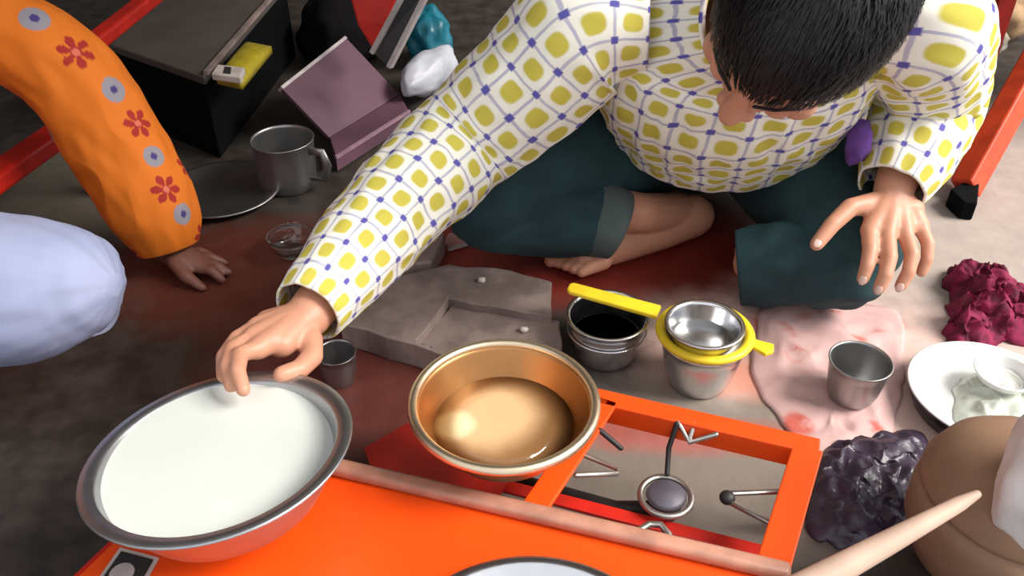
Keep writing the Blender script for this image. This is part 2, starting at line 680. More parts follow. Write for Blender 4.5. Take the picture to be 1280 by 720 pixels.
angle_iron('top_bar', BR + Vector((0.012, 0, 0)), BLL, 0.024, M['orange'])
angle_iron('top_bar', isect(lip_a, lip_dir, BR, side_dir), BR, 0.030, M['orange'])
MU, ML = atz(712, 570, T), atz(655, 655, T)
MUB = isect(BL, (BR - BL), ML, (MU - ML))
angle_iron('top_bar', isect(lip_a, lip_dir, ML, (MU - ML)), MUB, 0.026, M['orange'])
# lower red rails
for (p0, p1, zz) in (((560, 590), (960, 692), 0.065),):
    a, c = atz(*p0, zz), atz(*p1, zz)
    angle_iron('lower_rail', a, c, 0.016, M['red_paint'])
# red drip plate under the brown pot
z1 = 0.075
pl = [atz(455, 560, z1), atz(560, 500, z1), atz(655, 560, z1), atz(618, 632, z1), atz(470, 600, z1)]
b = MB(); b.prism(pl, 0.004); b.build('drip_plate', M['red_paint'], stove, smooth=False)
# legs
for p in (BR, BLL, SFL + Vector((0.012, 0.012, 0)), SFR + Vector((-0.012, 0.012, 0)), isect(lip_a, lip_dir, BR, side_dir), SBL + Vector((0.02, -0.01, 0))):
    b = MB(); b.bar(Vector((p.x, p.y, 0)), Vector((p.x, p.y, T - 0.006)), 0.02, 0.02, up=(1, 0, 0))
    b.build('leg', M['red_paint'], stove, smooth=False, bevel=0.002)
# burner
bc = atz(832, 622, 0.075)
b = MB(); b.lathe([(0.0, -0.02), (0.017, -0.02), (0.019, 0.0), (0.0215, 0.004), (0.018, 0.008), (0.0, 0.009)], bc, n=32)
b.build('burner_head', M['burner'], stove)
b = MB()
ring = [bc + Vector((0.0268 * math.cos(a), 0.0268 * math.sin(a), 0.002)) for a in np.linspace(0, 2 * math.pi, 33)]
b.tube(ring, 0.0035, n=8, caps=False)
b.build('burner_ring', M['wire'], stove)
b = MB(); b.tube([bc + Vector((0, 0, -0.018)), bc + Vector((-0.05, 0.01, -0.03)), atz(640, 600, 0.03)], 0.009, n=10)
b.build('gas_pipe', M['iron'], stove)


def support(path, r=0.0028, m='wire'):
    q = MB()
    P = [atz(x, y, z) for x, y, z in path]
    q.tube(P, r, n=8, round_ends=True)
    return q.build('pan_support', M[m], stove)


support([(848, 528, T), (862, 553, 0.115), (895, 543, T)])
support([(846, 530, T), (836, 560, 0.10), (834, 592, 0.085)], 0.003, 'iron')
support([(868, 530, T), (862, 548, 0.118)])
support([(985, 614, 0.12), (905, 617, 0.11), (912, 628, 0.11), (968, 657, 0.12)])
support([(728, 568, 0.12), (770, 585, 0.11), (772, 592, 0.11), (720, 594, 0.12)])
support([(750, 538, T), (776, 560, 0.115)], 0.003, 'iron')
arch = [(789, 678, 0.12), (798, 663, 0.122), (812, 655, 0.123), (826, 656, 0.123), (836, 668, 0.122), (838, 686, 0.12)]
support(arch, 0.0034)
b = MB(); b.ellipsoid(atz(909, 622, 0.112), (0.008, 0.008, 0.007)); b.build('support_knob', M['iron'], stove)

# sticker on the shelf
stk = [atz(x, y, T + 0.0012) for x, y in ((150, 684), (199, 697), (176, 738), (112, 738))]
sd = (stk[1] - stk[0]).normalized()
b = MB(); b.prism(stk, 0.001)
sticker = b.build('sticker', M['paper'], None, smooth=False)
tag(sticker, 'pale square sticker with a dark picture on the orange shelf corner', 'sticker')
sticker['_o'] = (0, 0, 0)
cen = sum(stk, Vector()) / 4
b = MB()
inn = [cen.lerp(p, 0.82) + Vector((0, 0, 0.0006)) for p in stk]
b.prism(inn, 0.0004)
b.build('print', M['ink'], sticker, smooth=False)
b = MB(); b.lathe([(0.0, 0.0), (0.011, 0.0), (0.011, 0.0006), (0.0, 0.0006)], cen + Vector((-0.004, -0.003, 0.0006)), n=16)
b.build('print_shape', M['pale_edge'], sticker, smooth=False)


# ------------------------------------------------------------------ vessels
def bowl_profile(rb, rt, h, th=0.0025, lip=0.004, inner_floor=0.003):
    out = [(0, 0), (rb * 0.92, 0), (rb, 0.004)]
    for s in (0.25, 0.5, 0.75, 0.95):
        out.append((rb + (rt - rb) * (s ** 0.75), h * s))
    out += [(rt + lip * 0.6, h - 0.002), (rt + lip, h), (rt + lip * 0.8, h + lip * 0.5), (rt, h + lip * 0.55), (rt - th, h)]
    for s in (0.95, 0.75, 0.5, 0.25):
        out.append((rb + (rt - rb) * (s ** 0.75) - th, h * s))
    out += [(rb - th, 0.006), (rb * 0.85, inner_floor), (0, inner_floor)]
    return out


# batter basin, tilted towards the side
axis = Vector((-0.095, 0.115, 1)).normalized()
rim_c = atz(273, 561, 0.222)
hB, rtB, rbB = 0.057, 0.1115, 0.084
baseB = rim_c - axis * hB
basin = thing('batter_basin', tuple(baseB), 'wide grey aluminium basin of white batter, tilted on the orange shelf', 'basin')
pr = [(0, 0), (0.080, 0), (0.088, 0.004), (0.096, 0.016), (0.105, 0.031), (0.112, 0.046), (0.114, 0.053), (0.1255, 0.0545), (0.127, 0.0565), (0.1255, 0.058), (0.113, 0.057), (0.111, 0.054)]
pr += [(0.1095, 0.046), (0.103, 0.031), (0.094, 0.016), (0.086, 0.006), (0.078, 0.003), (0, 0.003)]
pr = [(r * 0.945, z) for r, z in pr]
b = MB(); b.lathe(pr, baseB, axis, n=72)
b.build('body', M['aluminium'], basin)
# level batter surface: cut of the tilted cone by a horizontal plane
q = Vector((0, 0, 1)).rotation_difference(axis)
zl = rim_c.z - 0.0165
pts = []
for i in range(72):
    a = 2 * math.pi * i / 72
    lo, hi = 0.0, 1.0
    for _ in range(30):
        s = (lo + hi) / 2
        r = float(np.interp(hB * s, [0.006, 0.016, 0.031, 0.046, 0.054, 0.057], [0.086, 0.094, 0.103, 0.1095, 0.111, 0.113])) * 0.945 + 0.0008
        p = baseB + q @ Vector((r * math.cos(a), r * math.sin(a), hB * s))
        if p.z < zl:
            lo = s
        else:
            hi = s
    pts.append(Vector((p.x, p.y, zl)))
cc = sum(pts, Vector()) / len(pts)
b = MB()
vs = [cc + Vector((0, 0, 0.001))] + [cc.lerp(p, 0.6) + Vector((0, 0, 0.001)) for p in pts] + pts
fs = [(0, 1 + i, 1 + (i + 1) % 72) for i in range(72)]
fs += [(1 + i, 73 + i, 73 + (i + 1) % 72, 1 + (i + 1) % 72) for i in range(72)]
b.add(vs, fs)
b.build('batter', M['batter'], basin)

# brown pot
rimP = atz(630, 503, 0.196)
hP = 0.060
pot = thing('frying_pot', (rimP.x, rimP.y, rimP.z - hP), 'round browned metal pot of frying oil with a pale rolled rim', 'pot')
pb = Vector((rimP.x, rimP.y, rimP.z - hP))
prof = bowl_profile(0.050, 0.088, hP, lip=0.002)
b = MB(); b.lathe(prof, pb, n=64); b.build('body', M['brass'], pot)
b = MB()
b.tube([pb + Vector((0.0905 * math.cos(a), 0.0905 * math.sin(a), hP + 0.001)) for a in np.linspace(0, 2 * math.pi, 65)], 0.0052, n=10, caps=False)
b.build('rim', M['brass_rim'], pot)
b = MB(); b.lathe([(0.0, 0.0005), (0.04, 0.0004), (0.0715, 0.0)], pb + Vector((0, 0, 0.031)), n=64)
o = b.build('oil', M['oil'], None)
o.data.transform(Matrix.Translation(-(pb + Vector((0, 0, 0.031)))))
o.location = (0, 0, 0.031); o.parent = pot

# steel tray on the shelf (front)
tc_ = atz(663, 697, T + 0.02)
tray_c = Vector((tc_.x, tc_.y - 0.128, T + 0.001))
tray = thing('steel_tray', tuple(tray_c), 'shiny round steel tray on the orange shelf, only its far rim showing', 'tray')
b = MB()
b.lathe([(0, 0), (0.095, 0), (0.108, 0.004), (0.122, 0.018), (0.128, 0.0195), (0.1285, 0.021), (0.126, 0.0215), (0.119, 0.0195), (0.105, 0.006), (0.093, 0.002), (0, 0.002)], tray_c, n=72)
b.build('body', M['steel'], tray)

# left steel bowl (dark tea inside)
c = atz(760, 392, 0.07)
sb = Vector((c.x, c.y, 0))
st1 = thing('steel_bowl', tuple(sb), 'steel bowl of dark liquid beneath the yellow strainer handle', 'bowl')
b = MB(); b.lathe(bowl_profile(0.043, 0.054, 0.068, lip=0.003), sb, n=56); b.build('body', M['steel'], st1)
b = MB(); b.lathe([(0.0, 0.034), (0.0465, 0.034)], sb, n=40); b.build('liquid', mat('dark tea', (0.035, 0.02, 0.012), 0.1), st1)
b = MB()
b.tube([sb + Vector((0.0535 * math.cos(a), 0.0535 * math.sin(a), 0.045)) for a in np.linspace(0, 2 * math.pi, 49)], 0.0015, n=6, caps=False)
b.build('bead', M['steel'], st1)

# right steel vessel carrying the strainer
c2_ = atz(880, 422, 0.075)
vb = Vector((c2_.x, c2_.y, 0))
ves = thing('steel_vessel', tuple(vb), 'steel vessel on the floor carrying the yellow strainer', 'vessel')
b = MB(); b.lathe(bowl_profile(0.040, 0.055, 0.075, lip=0.003), vb, n=56); b.build('body', M['steel'], ves)
# strainer: yellow ring, handle, ear, mesh cup
sz = 0.084
sc_ = Vector((vb.x, vb.y, sz))
stn = thing('strainer', tuple(sc_), 'yellow plastic strainer with a straight handle resting on a steel vessel', 'strainer')
b = MB()
b.lathe([(0.051, -0.004), (0.062, -0.003), (0.064, 0.001), (0.0615, 0.005), (0.055, 0.006), (0.050, 0.002), (0.051, -0.004)], sc_, n=56)
b.build('ring', M['yellow'], stn)
h0 = atz(824, 388, sz + 0.004); h1 = atz(714, 358, sz + 0.012)
d = (h1 - h0).normalized(); sidev = Vector((-d.y, d.x, 0))
b = MB()
b.prism([h0 + sidev * 0.013, h1 + sidev * 0.011, h1 + d * 0.004 + sidev * 0.006, h1 + d * 0.004 - sidev * 0.006, h1 - sidev * 0.011, h0 - sidev * 0.013], 0.007)
b.build('handle', M['yellow'], stn, smooth=False, bevel=0.002)
e0 = atz(936, 425, sz); e1 = atz(962, 436, sz)
b = MB()
dd = (e1 - e0).normalized(); ss = Vector((-dd.y, dd.x, 0))
b.prism([e0 - dd * 0.006 + ss * 0.012, e0 + dd * 0.008 + ss * 0.008, e1 + ss * 0.013, e1 + dd * 0.006, e1 - ss * 0.012, e0 + dd * 0.008 - ss * 0.008, e0 - dd * 0.006 - ss * 0.013], 0.006)
b.build('ear', M['yellow'], stn, smooth=False, bevel=0.0015)
b = MB()
b.lathe([(0.051, 0.0), (0.047, -0.015), (0.036, -0.026), (0.018, -0.031), (0.0, -0.032)], sc_, n=40)
b.build('mesh_cup', M['steel_dull'], stn)
# small steel bowl in the strainer
c3 = atz(881, 405, sz + 0.022)
nb = Vector((c3.x, c3.y, sz - 0.0205))
inb = thing('steel_bowl', tuple(nb), 'small shiny steel bowl nested in the yellow strainer', 'bowl')
b = MB(); b.lathe(bowl_profile(0.030, 0.047, 0.042, lip=0.004), nb, n=56); b.build('body', M['steel'], inb)

# tumbler
tb = atz(1062, 497, 0.004); tt = atz(1079, 455, 0.075)
tl = thing('steel_tumbler', (tb.x, tb.y, 0.008), 'small dull steel tumbler standing empty on the pink sheet', 'tumbler')
ax = (Vector((tt.x, tt.y, 0.078)) - Vector((tb.x, tb.y, 0.008)))
b = MB(); b.lathe(bowl_profile(0.029, 0.0385, 0.060, th=0.0015, lip=0.0012), (tb.x, tb.y, 0.008), (0, 0, 1), n=48)
b.build('body', M['steel_dull'], tl)

# white plate with napkin and small dish
pc = atz(1238, 490, 0.032)
plt = thing('dinner_plate', (pc.x, pc.y, 0), 'white enamel plate with the shade under its rim painted black, beside the maroon cloth', 'plate')
b = MB()
b.lathe([(0.0, 0.010), (0.070, 0.010), (0.086, 0.014), (0.097, 0.0315), (0.1005, 0.033), (0.099, 0.0345), (0.0955, 0.0335), (0.084, 0.0165), (0.07, 0.013), (0, 0.013)], (pc.x, pc.y, 0), n=64)
b.build('body', M['white_plate'], plt)
b = MB(); b.lathe([(0.0, 0.001), (0.070, 0.001), (0.088, 0.004), (0.0995, 0.030), (0.0985, 0.0315), (0.086, 0.0125), (0.07, 0.009), (0, 0.009)], (pc.x, pc.y, 0), n=64)
b.build('underside_shade', M['plate_shade'], plt)  # black shell stands for the shadow beneath the plate
d0 = atz(1258, 462, 0.05)
dish = thing('small_dish', (d0.x, d0.y, 0.028), 'small white dish standing on the far edge of the white plate', 'dish')
b = MB(); b.lathe(bowl_profile(0.026, 0.036, 0.018, lip=0.002), (d0.x, d0.y, 0.0285), n=40); b.build('body', M['white_plate'], dish)


# ------------------------------------------------------------------ crumpled sheets and bags
def crumpled(name, px_poly, z0, amp, freq, seed, m, n=46, thick=0.0025, dome=0.0, rx=None):
    """cloth lying on the floor: a grid over the outline with folded height"""
    P = [atz(x, y, z0) for x, y in px_poly]
    c = sum(P, Vector()) / len(P)
    rings = n // 2
    segs = n * 2
    # outline radius per angle
    pol = []
    k = len(P)
    for i in range(k):
        a, e = P[i], P[(i + 1) % k]
        for s in range(12):
            pol.append(a.lerp(e, s / 12))
    # smooth the outline
    for _ in range(6):
        pol = [(pol[i - 1] + pol[i] * 2 + pol[(i + 1) % len(pol)]) / 4 for i in range(len(pol))]
    step = len(pol)
    vs = [Vector((c.x, c.y, 0))]
    for j in range(1, rings + 1):
        for p in pol:
            q2 = c.lerp(p, j / rings)
            vs.append(Vector((q2.x, q2.y, 0)))
    out = []
    for v in vs:
        rr = 0
        h1 = mnoise.noise(Vector((v.x * freq + seed, v.y * freq, seed * 1.7)))
        h2 = mnoise.noise(Vector((v.x * freq * 2.3 - seed, v.y * freq * 2.3, 5 + seed)))
        h3 = mnoise.noise(Vector((v.x * freq * 5 - seed, v.y * freq * 5, 9 + seed)))
        ridge = (1 - abs(h1) * 2) * 0.6 + (1 - abs(h2) * 2) * 0.35 + (1 - abs(h3) * 2) * 0.15
        out.append([v.x + h2 * amp * 0.5, v.y + h3 * amp * 0.5, max(0.0, ridge) * amp])
    idx = 0
    res = [Vector(out[0])]
    for j in range(1, rings + 1):
        for i in range(step):
            o_ = out[1 + (j - 1) * step + i]
            f = j / rings
            zz = o_[2] * (1 - f ** 6) + dome * (1 - f * f) + 0.003
            res.append(Vector((o_[0], o_[1], zz)))
    res[0].z += dome + 0.003
    fs = [(0, 1 + i, 1 + (i + 1) % step) for i in range(step)]
    for j in range(rings - 1):
        for i in range(step):
            a = 1 + j * step
            i2 = (i + 1) % step
            fs.append((a + i, a + step + i, a + step + i2, a + i2))
    # closed underside
    bq = MB()
    N = len(res)
    low = [Vector((p.x, p.y, max(0.0012, p.z - thick))) for p in res]
    f2 = [tuple(reversed([N + x for x in f])) for f in fs]
    edge = []
    a = 1 + (rings - 1) * step
    for i in range(step):
        i2 = (i + 1) % step
        edge.append((a + i, N + a + i, N + a + i2, a + i2))
    bq.add(res + low, fs + f2 + edge)
    return bq.build(name, m)


o = crumpled('plastic_sheet', [(950, 375), (1128, 385), (1130, 470), (1112, 565), (1040, 590), (985, 545), (935, 470)], 0, 0.011, 13, 3.1, M['pink_sheet'], n=40)
tag(o, 'crinkled pale pink plastic sheet with red prints under the tumbler', 'sheet')
o = crumpled('plastic_bag', [(1030, 560), (1100, 540), (1158, 545), (1160, 610), (1135, 670), (1070, 690), (1008, 668), (1012, 600)], 0, 0.022, 15, 8.3, M['shaded_plastic'], n=64, dome=0.006)  # dark tone includes the shade of the crumpled folds
tag(o, 'crumpled shiny purple plastic bag, shade in its folds painted dark, beside the orange frame corner', 'bag')
o = crumpled('cleaning_cloth', [(1178, 350), (1205, 333), (1240, 345), (1300, 380), (1310, 425), (1250, 432), (1190, 437), (1178, 415), (1195, 395)], 0, 0.038, 21, 2.2, M['maroon'], n=60, dome=0.02)
tag(o, 'crumpled maroon cleaning cloth on the pale floor', 'cloth')
o = crumpled('plastic_bag', [(1195, 470), (1225, 455), (1300, 450), (1310, 530), (1240, 545), (1200, 520)], 0.03, 0.012, 20, 5.2, M['napkin'], n=36, dome=0.01)
o.location.z = 0.012
tag(o, 'crumpled clear greenish plastic bag lying on the white plate', 'bag')

# ------------------------------------------------------------------ near right: clay pot, stick, white glare lump
cq = atz(1262, 640, 0.09)
cp = Vector((cq.x, cq.y, 0.0))
clay = thing('clay_pot', tuple(cp), 'round brown clay pot close in front, the pale stick leaning past it', 'pot')
b = MB()
b.lathe([(0, 0), (0.05, 0), (0.078, 0.025), (0.094, 0.065), (0.095, 0.095), (0.091, 0.118), (0.087, 0.117), (0.087, 0.095), (0.086, 0.065), (0.07, 0.03), (0, 0.018)], cp, n=64, wob=0.01)
b.build('body', M['clay'], clay)
b = MB()
b.lathe([(0.0, 0.115), (0.085, 0.115), (0.0925, 0.119), (0.0925, 0.124), (0.084, 0.144), (0.065, 0.162), (0.035, 0.175), (0.0, 0.179)], cp, n=64, wob=0.01)
b.build('lid', M['clay'], clay)
s0, s1 = atz(1005, 735, 0.160), atd(1221, 618, 0.755)
b = MB()
b.tube([s0 + (s0 - s1) * 0.15, s0, s0.lerp(s1, 0.5), s0.lerp(s1, 0.9), s1], [0.0145, 0.0135, 0.010, 0.0065, 0.0038], n=14, round_ends=True)
o = b.build('wooden_stick', M['wood_pale'])
tag(o, 'pale tapering wooden stick leaning past the brown clay pot', 'stick')
WHITE_GLARE = True

# ------------------------------------------------------------------ background clutter
# tin trunk
Zt = 0.17
t0 = atz(255, 97, Zt); t1 = atz(115, 48, Zt); t2 = atz(337, 2, Zt)
dx = (t1 - t0); dy = (t2 - t0)
dy = dy.normalized() * 0.55
trunk = thing('tin_trunk', (t0.x, t0.y, 0), 'low black tin trunk with a dusty grey brown board top', 'trunk')
b = MB(); b.prism([t0, t1 + dx * 0.0, t1 + dx * 0.0 + dy, t0 + dy], 0.016); b.build('board_top', M['boardtop'], trunk, smooth=False, bevel=0.003)
dn = dx.normalized() * 0.006 + dy.normalized() * 0.006
b = MB(); b.prism([p + Vector((0, 0, -0.016)) for p in (t0 + dn, t1 + dx * 0.0 + dn, t1 + dx * 0.0 + dy - dn, t0 + dy - dn)], Zt - 0.0165); b.build('body', M['black'], trunk, smooth=False, bevel=0.004)
b = MB(); b.bar(t0 + dy * 0.02 + Vector((0, 0, 0.004)), t0 + dy * 0.98 + Vector((0, 0, 0.004)), 0.008, 0.008)
b.build('edge_strip', M['slab'], trunk, smooth=False)
# yellow packet
pk = [atz(x, y, Zt + 0.03) for x, y in ((268, 88), (300, 95), (338, 50), (306, 44))]
b = MB()
pcen = sum(pk, Vector()) / 4
vs = []
for j in range(9):
    for i in range(9):
        u, v = i / 8, j / 8
        p = pk[0].lerp(pk[1], u).lerp(pk[3].lerp(pk[2], u), v)
        pz = 0.012 * (16 * u * (1 - u) * v * (1 - v)) ** 0.5
        vs.append(p + Vector((0, 0, pz - 0.012)))
for j in range(9):
    for i in range(9):
        vs.append(Vector((vs[j * 9 + i].x, vs[j * 9 + i].y, Zt + 0.0015 + 0.003)))
fs = []
for j in range(8):
    for i in range(8):
        a = j * 9 + i
        fs += [(a, a + 1, a + 10, a + 9), (81 + a, 81 + a + 9, 81 + a + 10, 81 + a + 1)]
per = [i for i in range(9)] + [9 * j + 8 for j in range(1, 9)] + [72 + i for i in range(7, -1, -1)] + [9 * j for j in range(7, 0, -1)]
fs += [(per[i], 81 + per[i], 81 + per[(i + 1) % len(per)], per[(i + 1) % len(per)]) for i in range(len(per))]
b.add(vs, fs)
packet = b.build('food_packet', M['packet'])
packet['_o'] = (0, 0, 0)
tag(packet, 'yellow food packet with a white end lying on the trunk edge', 'packet')
b = MB()
a0 = [atz(x, y, Zt + 0.036) for x, y in ((264, 92), (300, 97), (306, 84), (272, 80))]
b.prism(a0, 0.012); b.build('white_end', M['paper'], packet, smooth=False, bevel=0.002)
b = MB(); b.prism([atz(x, y, Zt + 0.0372) for x, y in ((279, 91), (288, 92), (289, 84), (281, 83))], 0.001); b.build('print', M['ink'], packet, smooth=False)

# mauve case: upright panel with a lower tray
m0, m1 = atz(412, 172, 0.03), atz(500, 118, 0.03)
up = Vector((-0.05, 0.10, 0.15))
m3 = atd(352, 110, (m0 - CO).dot(CF) * 0.99); m2 = m1 + (m3 - m0) * 1.25
case = thing('mauve_case', (m0.x, m0.y, 0), 'open mauve plastic case with its lit top edge painted pale, standing behind the steel mug', 'case')
nrm = (m1 - m0).cross(m3 - m0).normalized()
if nrm.y > 0:
    nrm = -nrm
b = MB(); b.prism([m0, m1, m2, m3], 0.010, nrm); b.build('lid', M['mauve'], case, smooth=False, bevel=0.002)
b = MB(); b.bar(m3 + nrm * 0.001 - nrm * 0.006, m2 - nrm * 0.005, 0.007, 0.014, up=nrm); b.build('lid_edge', M['pale_edge'], case, smooth=False, bevel=0.001)  # light on the top edge is put into its pale colour
q0, q1 = atz(420, 198, 0.03), atz(512, 140, 0.03)
b = MB(); b.prism([m0, m1, q1, q0], 0.028); b.build('tray', M['mauve'], case, smooth=False, bevel=0.002)
b = MB(); b.bar(q0 + Vector((0, 0, 0.002)), q1 + Vector((0, 0, 0.002)), 0.005, 0.006); b.build('tray_edge', mat('pale mauve edge', (0.34, 0.20, 0.25), 0.5), case, smooth=False)

# red plank, framed dark board, teal bag, white bag
b = MB()
r0 = [atd(468, 66, 1.80), atd(447, -30, 1.72), atd(400, -60, 1.72), atd(430, -60, 1.72), atd(500, -60, 1.72)]
a, e = atz(462, 70, 0.0), atd(470, -40, 1.62)
b.prism([atd(468, 64, 1.76), atd(484, 30, 1.73), atd(505, -40, 1.68), atd(428, -40, 1.68), atd(447, 30, 1.73)], 0.02, (0, -0.8, 0.6))
o = b.build('red_bucket', M['red_paint'], smooth=False, bevel=0.004)
tag(o, 'red painted board end standing behind the mauve case', 'board')
o.name = 'red_board'
w0, w1, w2, w3 = atd(466, 66, 1.70), atd(487, 84, 1.70), atd(540, -20, 1.62), atd(512, -20, 1.62)
brd = thing('framed_board', tuple(Vector((w0.x, w0.y, 0))), 'dark board with two pale metal edges leaning behind the mauve case', 'board')
nn = (w1 - w0).cross(w3 - w0).normalized()
if nn.dot(CF) > 0:
    nn = -nn
b = MB(); b.prism([w0, w1, w2, w3], 0.012, nn); b.build('panel', M['dark_panel'], brd, smooth=False)
b = MB(); b.bar(w0, w3, 0.009, 0.018, up=nn); b.build('edge', M['pale_edge'], brd, smooth=False, bevel=0.001)
b = MB(); b.bar(w1, w2, 0.009, 0.018, up=nn); b.build('edge', M['pale_edge'], brd, smooth=False, bevel=0.001)


def lump(name, c, r, seed, m, amp=0.35, freq=2.2, M3=None, res=4, clampz=0.0):
    bm = bmesh.new()
    bmesh.ops.create_icosphere(bm, subdivisions=res, radius=1)
    for v in bm.verts:
        d = v.co.normalized()
        h = mnoise.noise(d * freq + Vector((seed, 0, 0)))
        h2 = 1 - abs(mnoise.noise(d * freq * 2.5 + Vector((0, seed, 0)))) * 2
        k = 1 + amp * h + amp * 0.35 * h2
        p = Vector((d.x * r[0] * k, d.y * r[1] * k, d.z * r[2] * k))
        if M3 is not None:
            p = M3 @ p
        v.co = p + Vector(c)
        if v.co.z < clampz:
            v.co.z = clampz
    me = bpy.data.meshes.new(name)
    bm.to_mesh(me); bm.free()
    me.polygons.foreach_set('use_smooth', [True] * len(me.polygons))
    me.materials.append(m)
    o = bpy.data.objects.new(name, me)
    COL.objects.link(o)
    return o


tag(lump('glare_lump', atd(1348, 588, 0.775), (0.060, 0.05, 0.095), 6.1, M['glare_white'], 0.18), 'glare white lump standing in for the sunlit side of the brown clay pot', 'sack')  # white lump imitates the overexposed sunlit side of the pot
tag(lump('plastic_bag', atz(536, 52, 0.05) , (0.05, 0.06, 0.075), 1.3, M['teal_bag'], 0.25), 'teal plastic bag behind the white bag', 'bag')
wa, wb_ = atz(497, 116, 0.06), atz(572, 66, 0.06)
dd = (wb_ - wa).normalized()
M3 = Matrix((dd, Vector((-dd.y, dd.x, 0)), Vector((0, 0, 1)))).transposed()
tag(lump('plastic_bag', (wa + wb_) / 2, (0.098, 0.036, 0.042), 4.4, M['white_bag'], 0.18, 1.5, M3), 'white crumpled plastic bag beside the man\'s sleeve', 'bag')

ob = lump('dark_filler_bag', atz(424, 38, 0.05), (0.095, 0.14, 0.10), 2.7, mat('black cloth of added filler bag', (0.006, 0.005, 0.006), 0.9, spec=0.1), 0.22, 1.8)  # dark lump added where the floor came out too light
tag(ob, 'black cloth bag added to fill the dark gap between the tin trunk and the mauve case', 'bag')
# steel mug, plate and glass bowl behind
c = atz(352, 172, 0.095)
mug = thing('steel_mug', (c.x, c.y, 0), 'dull steel mug with a bent handle standing below the mauve case', 'mug')
b = MB(); b.lathe(bowl_profile(0.050, 0.055, 0.093, th=0.002, lip=0.002), (c.x, c.y, 0), n=48); b.build('body', M['steel_dull'], mug)
b = MB()
hx = Vector((c.x, c.y, 0))
hd = Vector((0.92, -0.35, 0)).normalized()
b.tube([hx + hd * 0.052 + Vector((0, 0, 0.078)), hx + hd * 0.08 + Vector((0, 0, 0.080)), hx + hd * 0.088 + Vector((0, 0, 0.055)), hx + hd * 0.078 + Vector((0, 0, 0.025)), hx + hd * 0.05 + Vector((0, 0, 0.022))], (0.008), n=10, flat=0.45)
b.build('handle', M['steel_dull'], mug)
c = atz(278, 237, 0.012)
sp = thing('steel_plate', (c.x, c.y, 0), 'dull steel plate lying on the dark floor beside the flowered sleeve', 'plate')
b = MB(); b.lathe([(0, 0.0), (0.075, 0.0), (0.098, 0.012), (0.104, 0.013), (0.1035, 0.0155), (0.097, 0.0150), (0.075, 0.003), (0, 0.003)], (c.x, c.y, 0.001), n=56)
b.build('body', M['steel_dull'], sp)
glass = NT('clear glass'); glass.b.inputs['Transmission Weight'].default_value = 1.0; glass.b.inputs['Roughness'].default_value = 0.05; glass.base((0.9, 0.92, 0.9))
c = atz(364, 296, 0.03)
gl = thing('glass_bowl', (c.x, c.y, 0), 'small clear glass bowl on the red floor beside the plaid sleeve', 'bowl')
b = MB(); b.lathe(bowl_profile(0.026, 0.038, 0.032, th=0.003, lip=0.001, inner_floor=0.005), (c.x, c.y, 0.001), n=40); b.build('body', glass.m, gl)
c = atz(420, 440, 0.05)
tg = thing('steel_cup', (c.x, c.y, 0), 'little dull steel cup half hidden behind the hand on the basin', 'cup')
b = MB(); b.lathe(bowl_profile(0.020, 0.026, 0.05, th=0.0015, lip=0.001), (c.x, c.y, 0), n=40); b.build('body', M['steel_dull'], tg)

# paper scrap, crumbs
b = MB()
pp = [atz(x, y, 0.004) for x, y in ((556, 303), (560, 292), (590, 288), (596, 302), (562, 312))]
b.prism(pp, 0.002); o = b.build('paper_scrap', mat('pink white paper', (0.62, 0.33, 0.30), 0.7), smooth=False)
o['_o'] = (0, 0, 0)
tag(o, 'small folded pink and white paper scrap on the red floor', 'paper')
b = MB(); b.bar(atz(560, 312, 0.006), atz(598, 301, 0.006), 0.006, 0.004); b.build('fold', M['paper'], o, smooth=False)
for i, (x, y, z) in enumerate(((602, 350, 0.043), (655, 412, 0.030))):
    o = lump('pebble', atz(x, y, z), (0.006, 0.005, 0.004), i + 2.0, M['pebble'], 0.3, res=2)
    tag(o, ('whitish pebble on the farther stone slab', 'whitish pebble on the stone slab nearer the brown pot')[i], 'pebble', 'pebbles on the stone slabs')

# red rack at the far side
zA = 0.25
ra, rb2 = atz(203, -14, zA), atz(88, 77, zA)
zB = 0.25
while proj((rb2.x, rb2.y, zB))[1] < 142 and zB > 0.02:
    zB -= 0.002
rack = thing('red_rack', (rb2.x, rb2.y, 0), 'red painted rack of two bars standing behind the flowered sleeve', 'rack')
rc, rd = Vector((rb2.x, rb2.y, zB)), atz(-70, 268, zB)
b = MB(); b.bar(ra, rb2, 0.032, 0.026); b.build('bar', M['red_paint'], rack, smooth=False, bevel=0.006)
b = MB(); b.bar(rc, rd, 0.045, 0.03); b.build('bar', M['red_paint'], rack, smooth=False, bevel=0.006)
for p, z in ((rb2, zA), (rd, zB)):
    b = MB(); b.bar(Vector((p.x, p.y, 0)), Vector((p.x, p.y, z)), 0.03, 0.03, up=(1, 0, 0)); b.build('post', M['red_paint'], rack, smooth=False, bevel=0.004)

# orange red leg of a stool at the far right
g0, g1 = atz(1206, 236, 0.02), atd(1284, 96, 1.62)
stool = thing('red_stool', (g0.x, g0.y, 0), 'orange red wooden stool leg with a black foot beside the man\'s sleeve', 'stool')
b = MB(); b.bar(g0, g1 + (g1 - g0) * 0.9, 0.048, 0.04, up=(0.5, -0.7, 0.3)); b.build('leg', mat('orange red paint', (0.80, 0.075, 0.02), 0.5), stool, smooth=False, bevel=0.004)
b = MB(); b.prism([atz(x, y, 0.035) for x, y in ((1188, 236), (1226, 216), (1222, 254), (1205, 252))], 0.035); b.build('foot', M['black'], stool, smooth=False, bevel=0.003)
tp = g1 + (g1 - g0) * 0.9
b = MB(); b.box((tp.x + 0.15, tp.y + 0.1, tp.z + 0.012), (0.19, 0.16, 0.012)); b.build('seat', mat('orange red seat paint', (0.80, 0.075, 0.02), 0.5), stool, smooth=False, bevel=0.004)
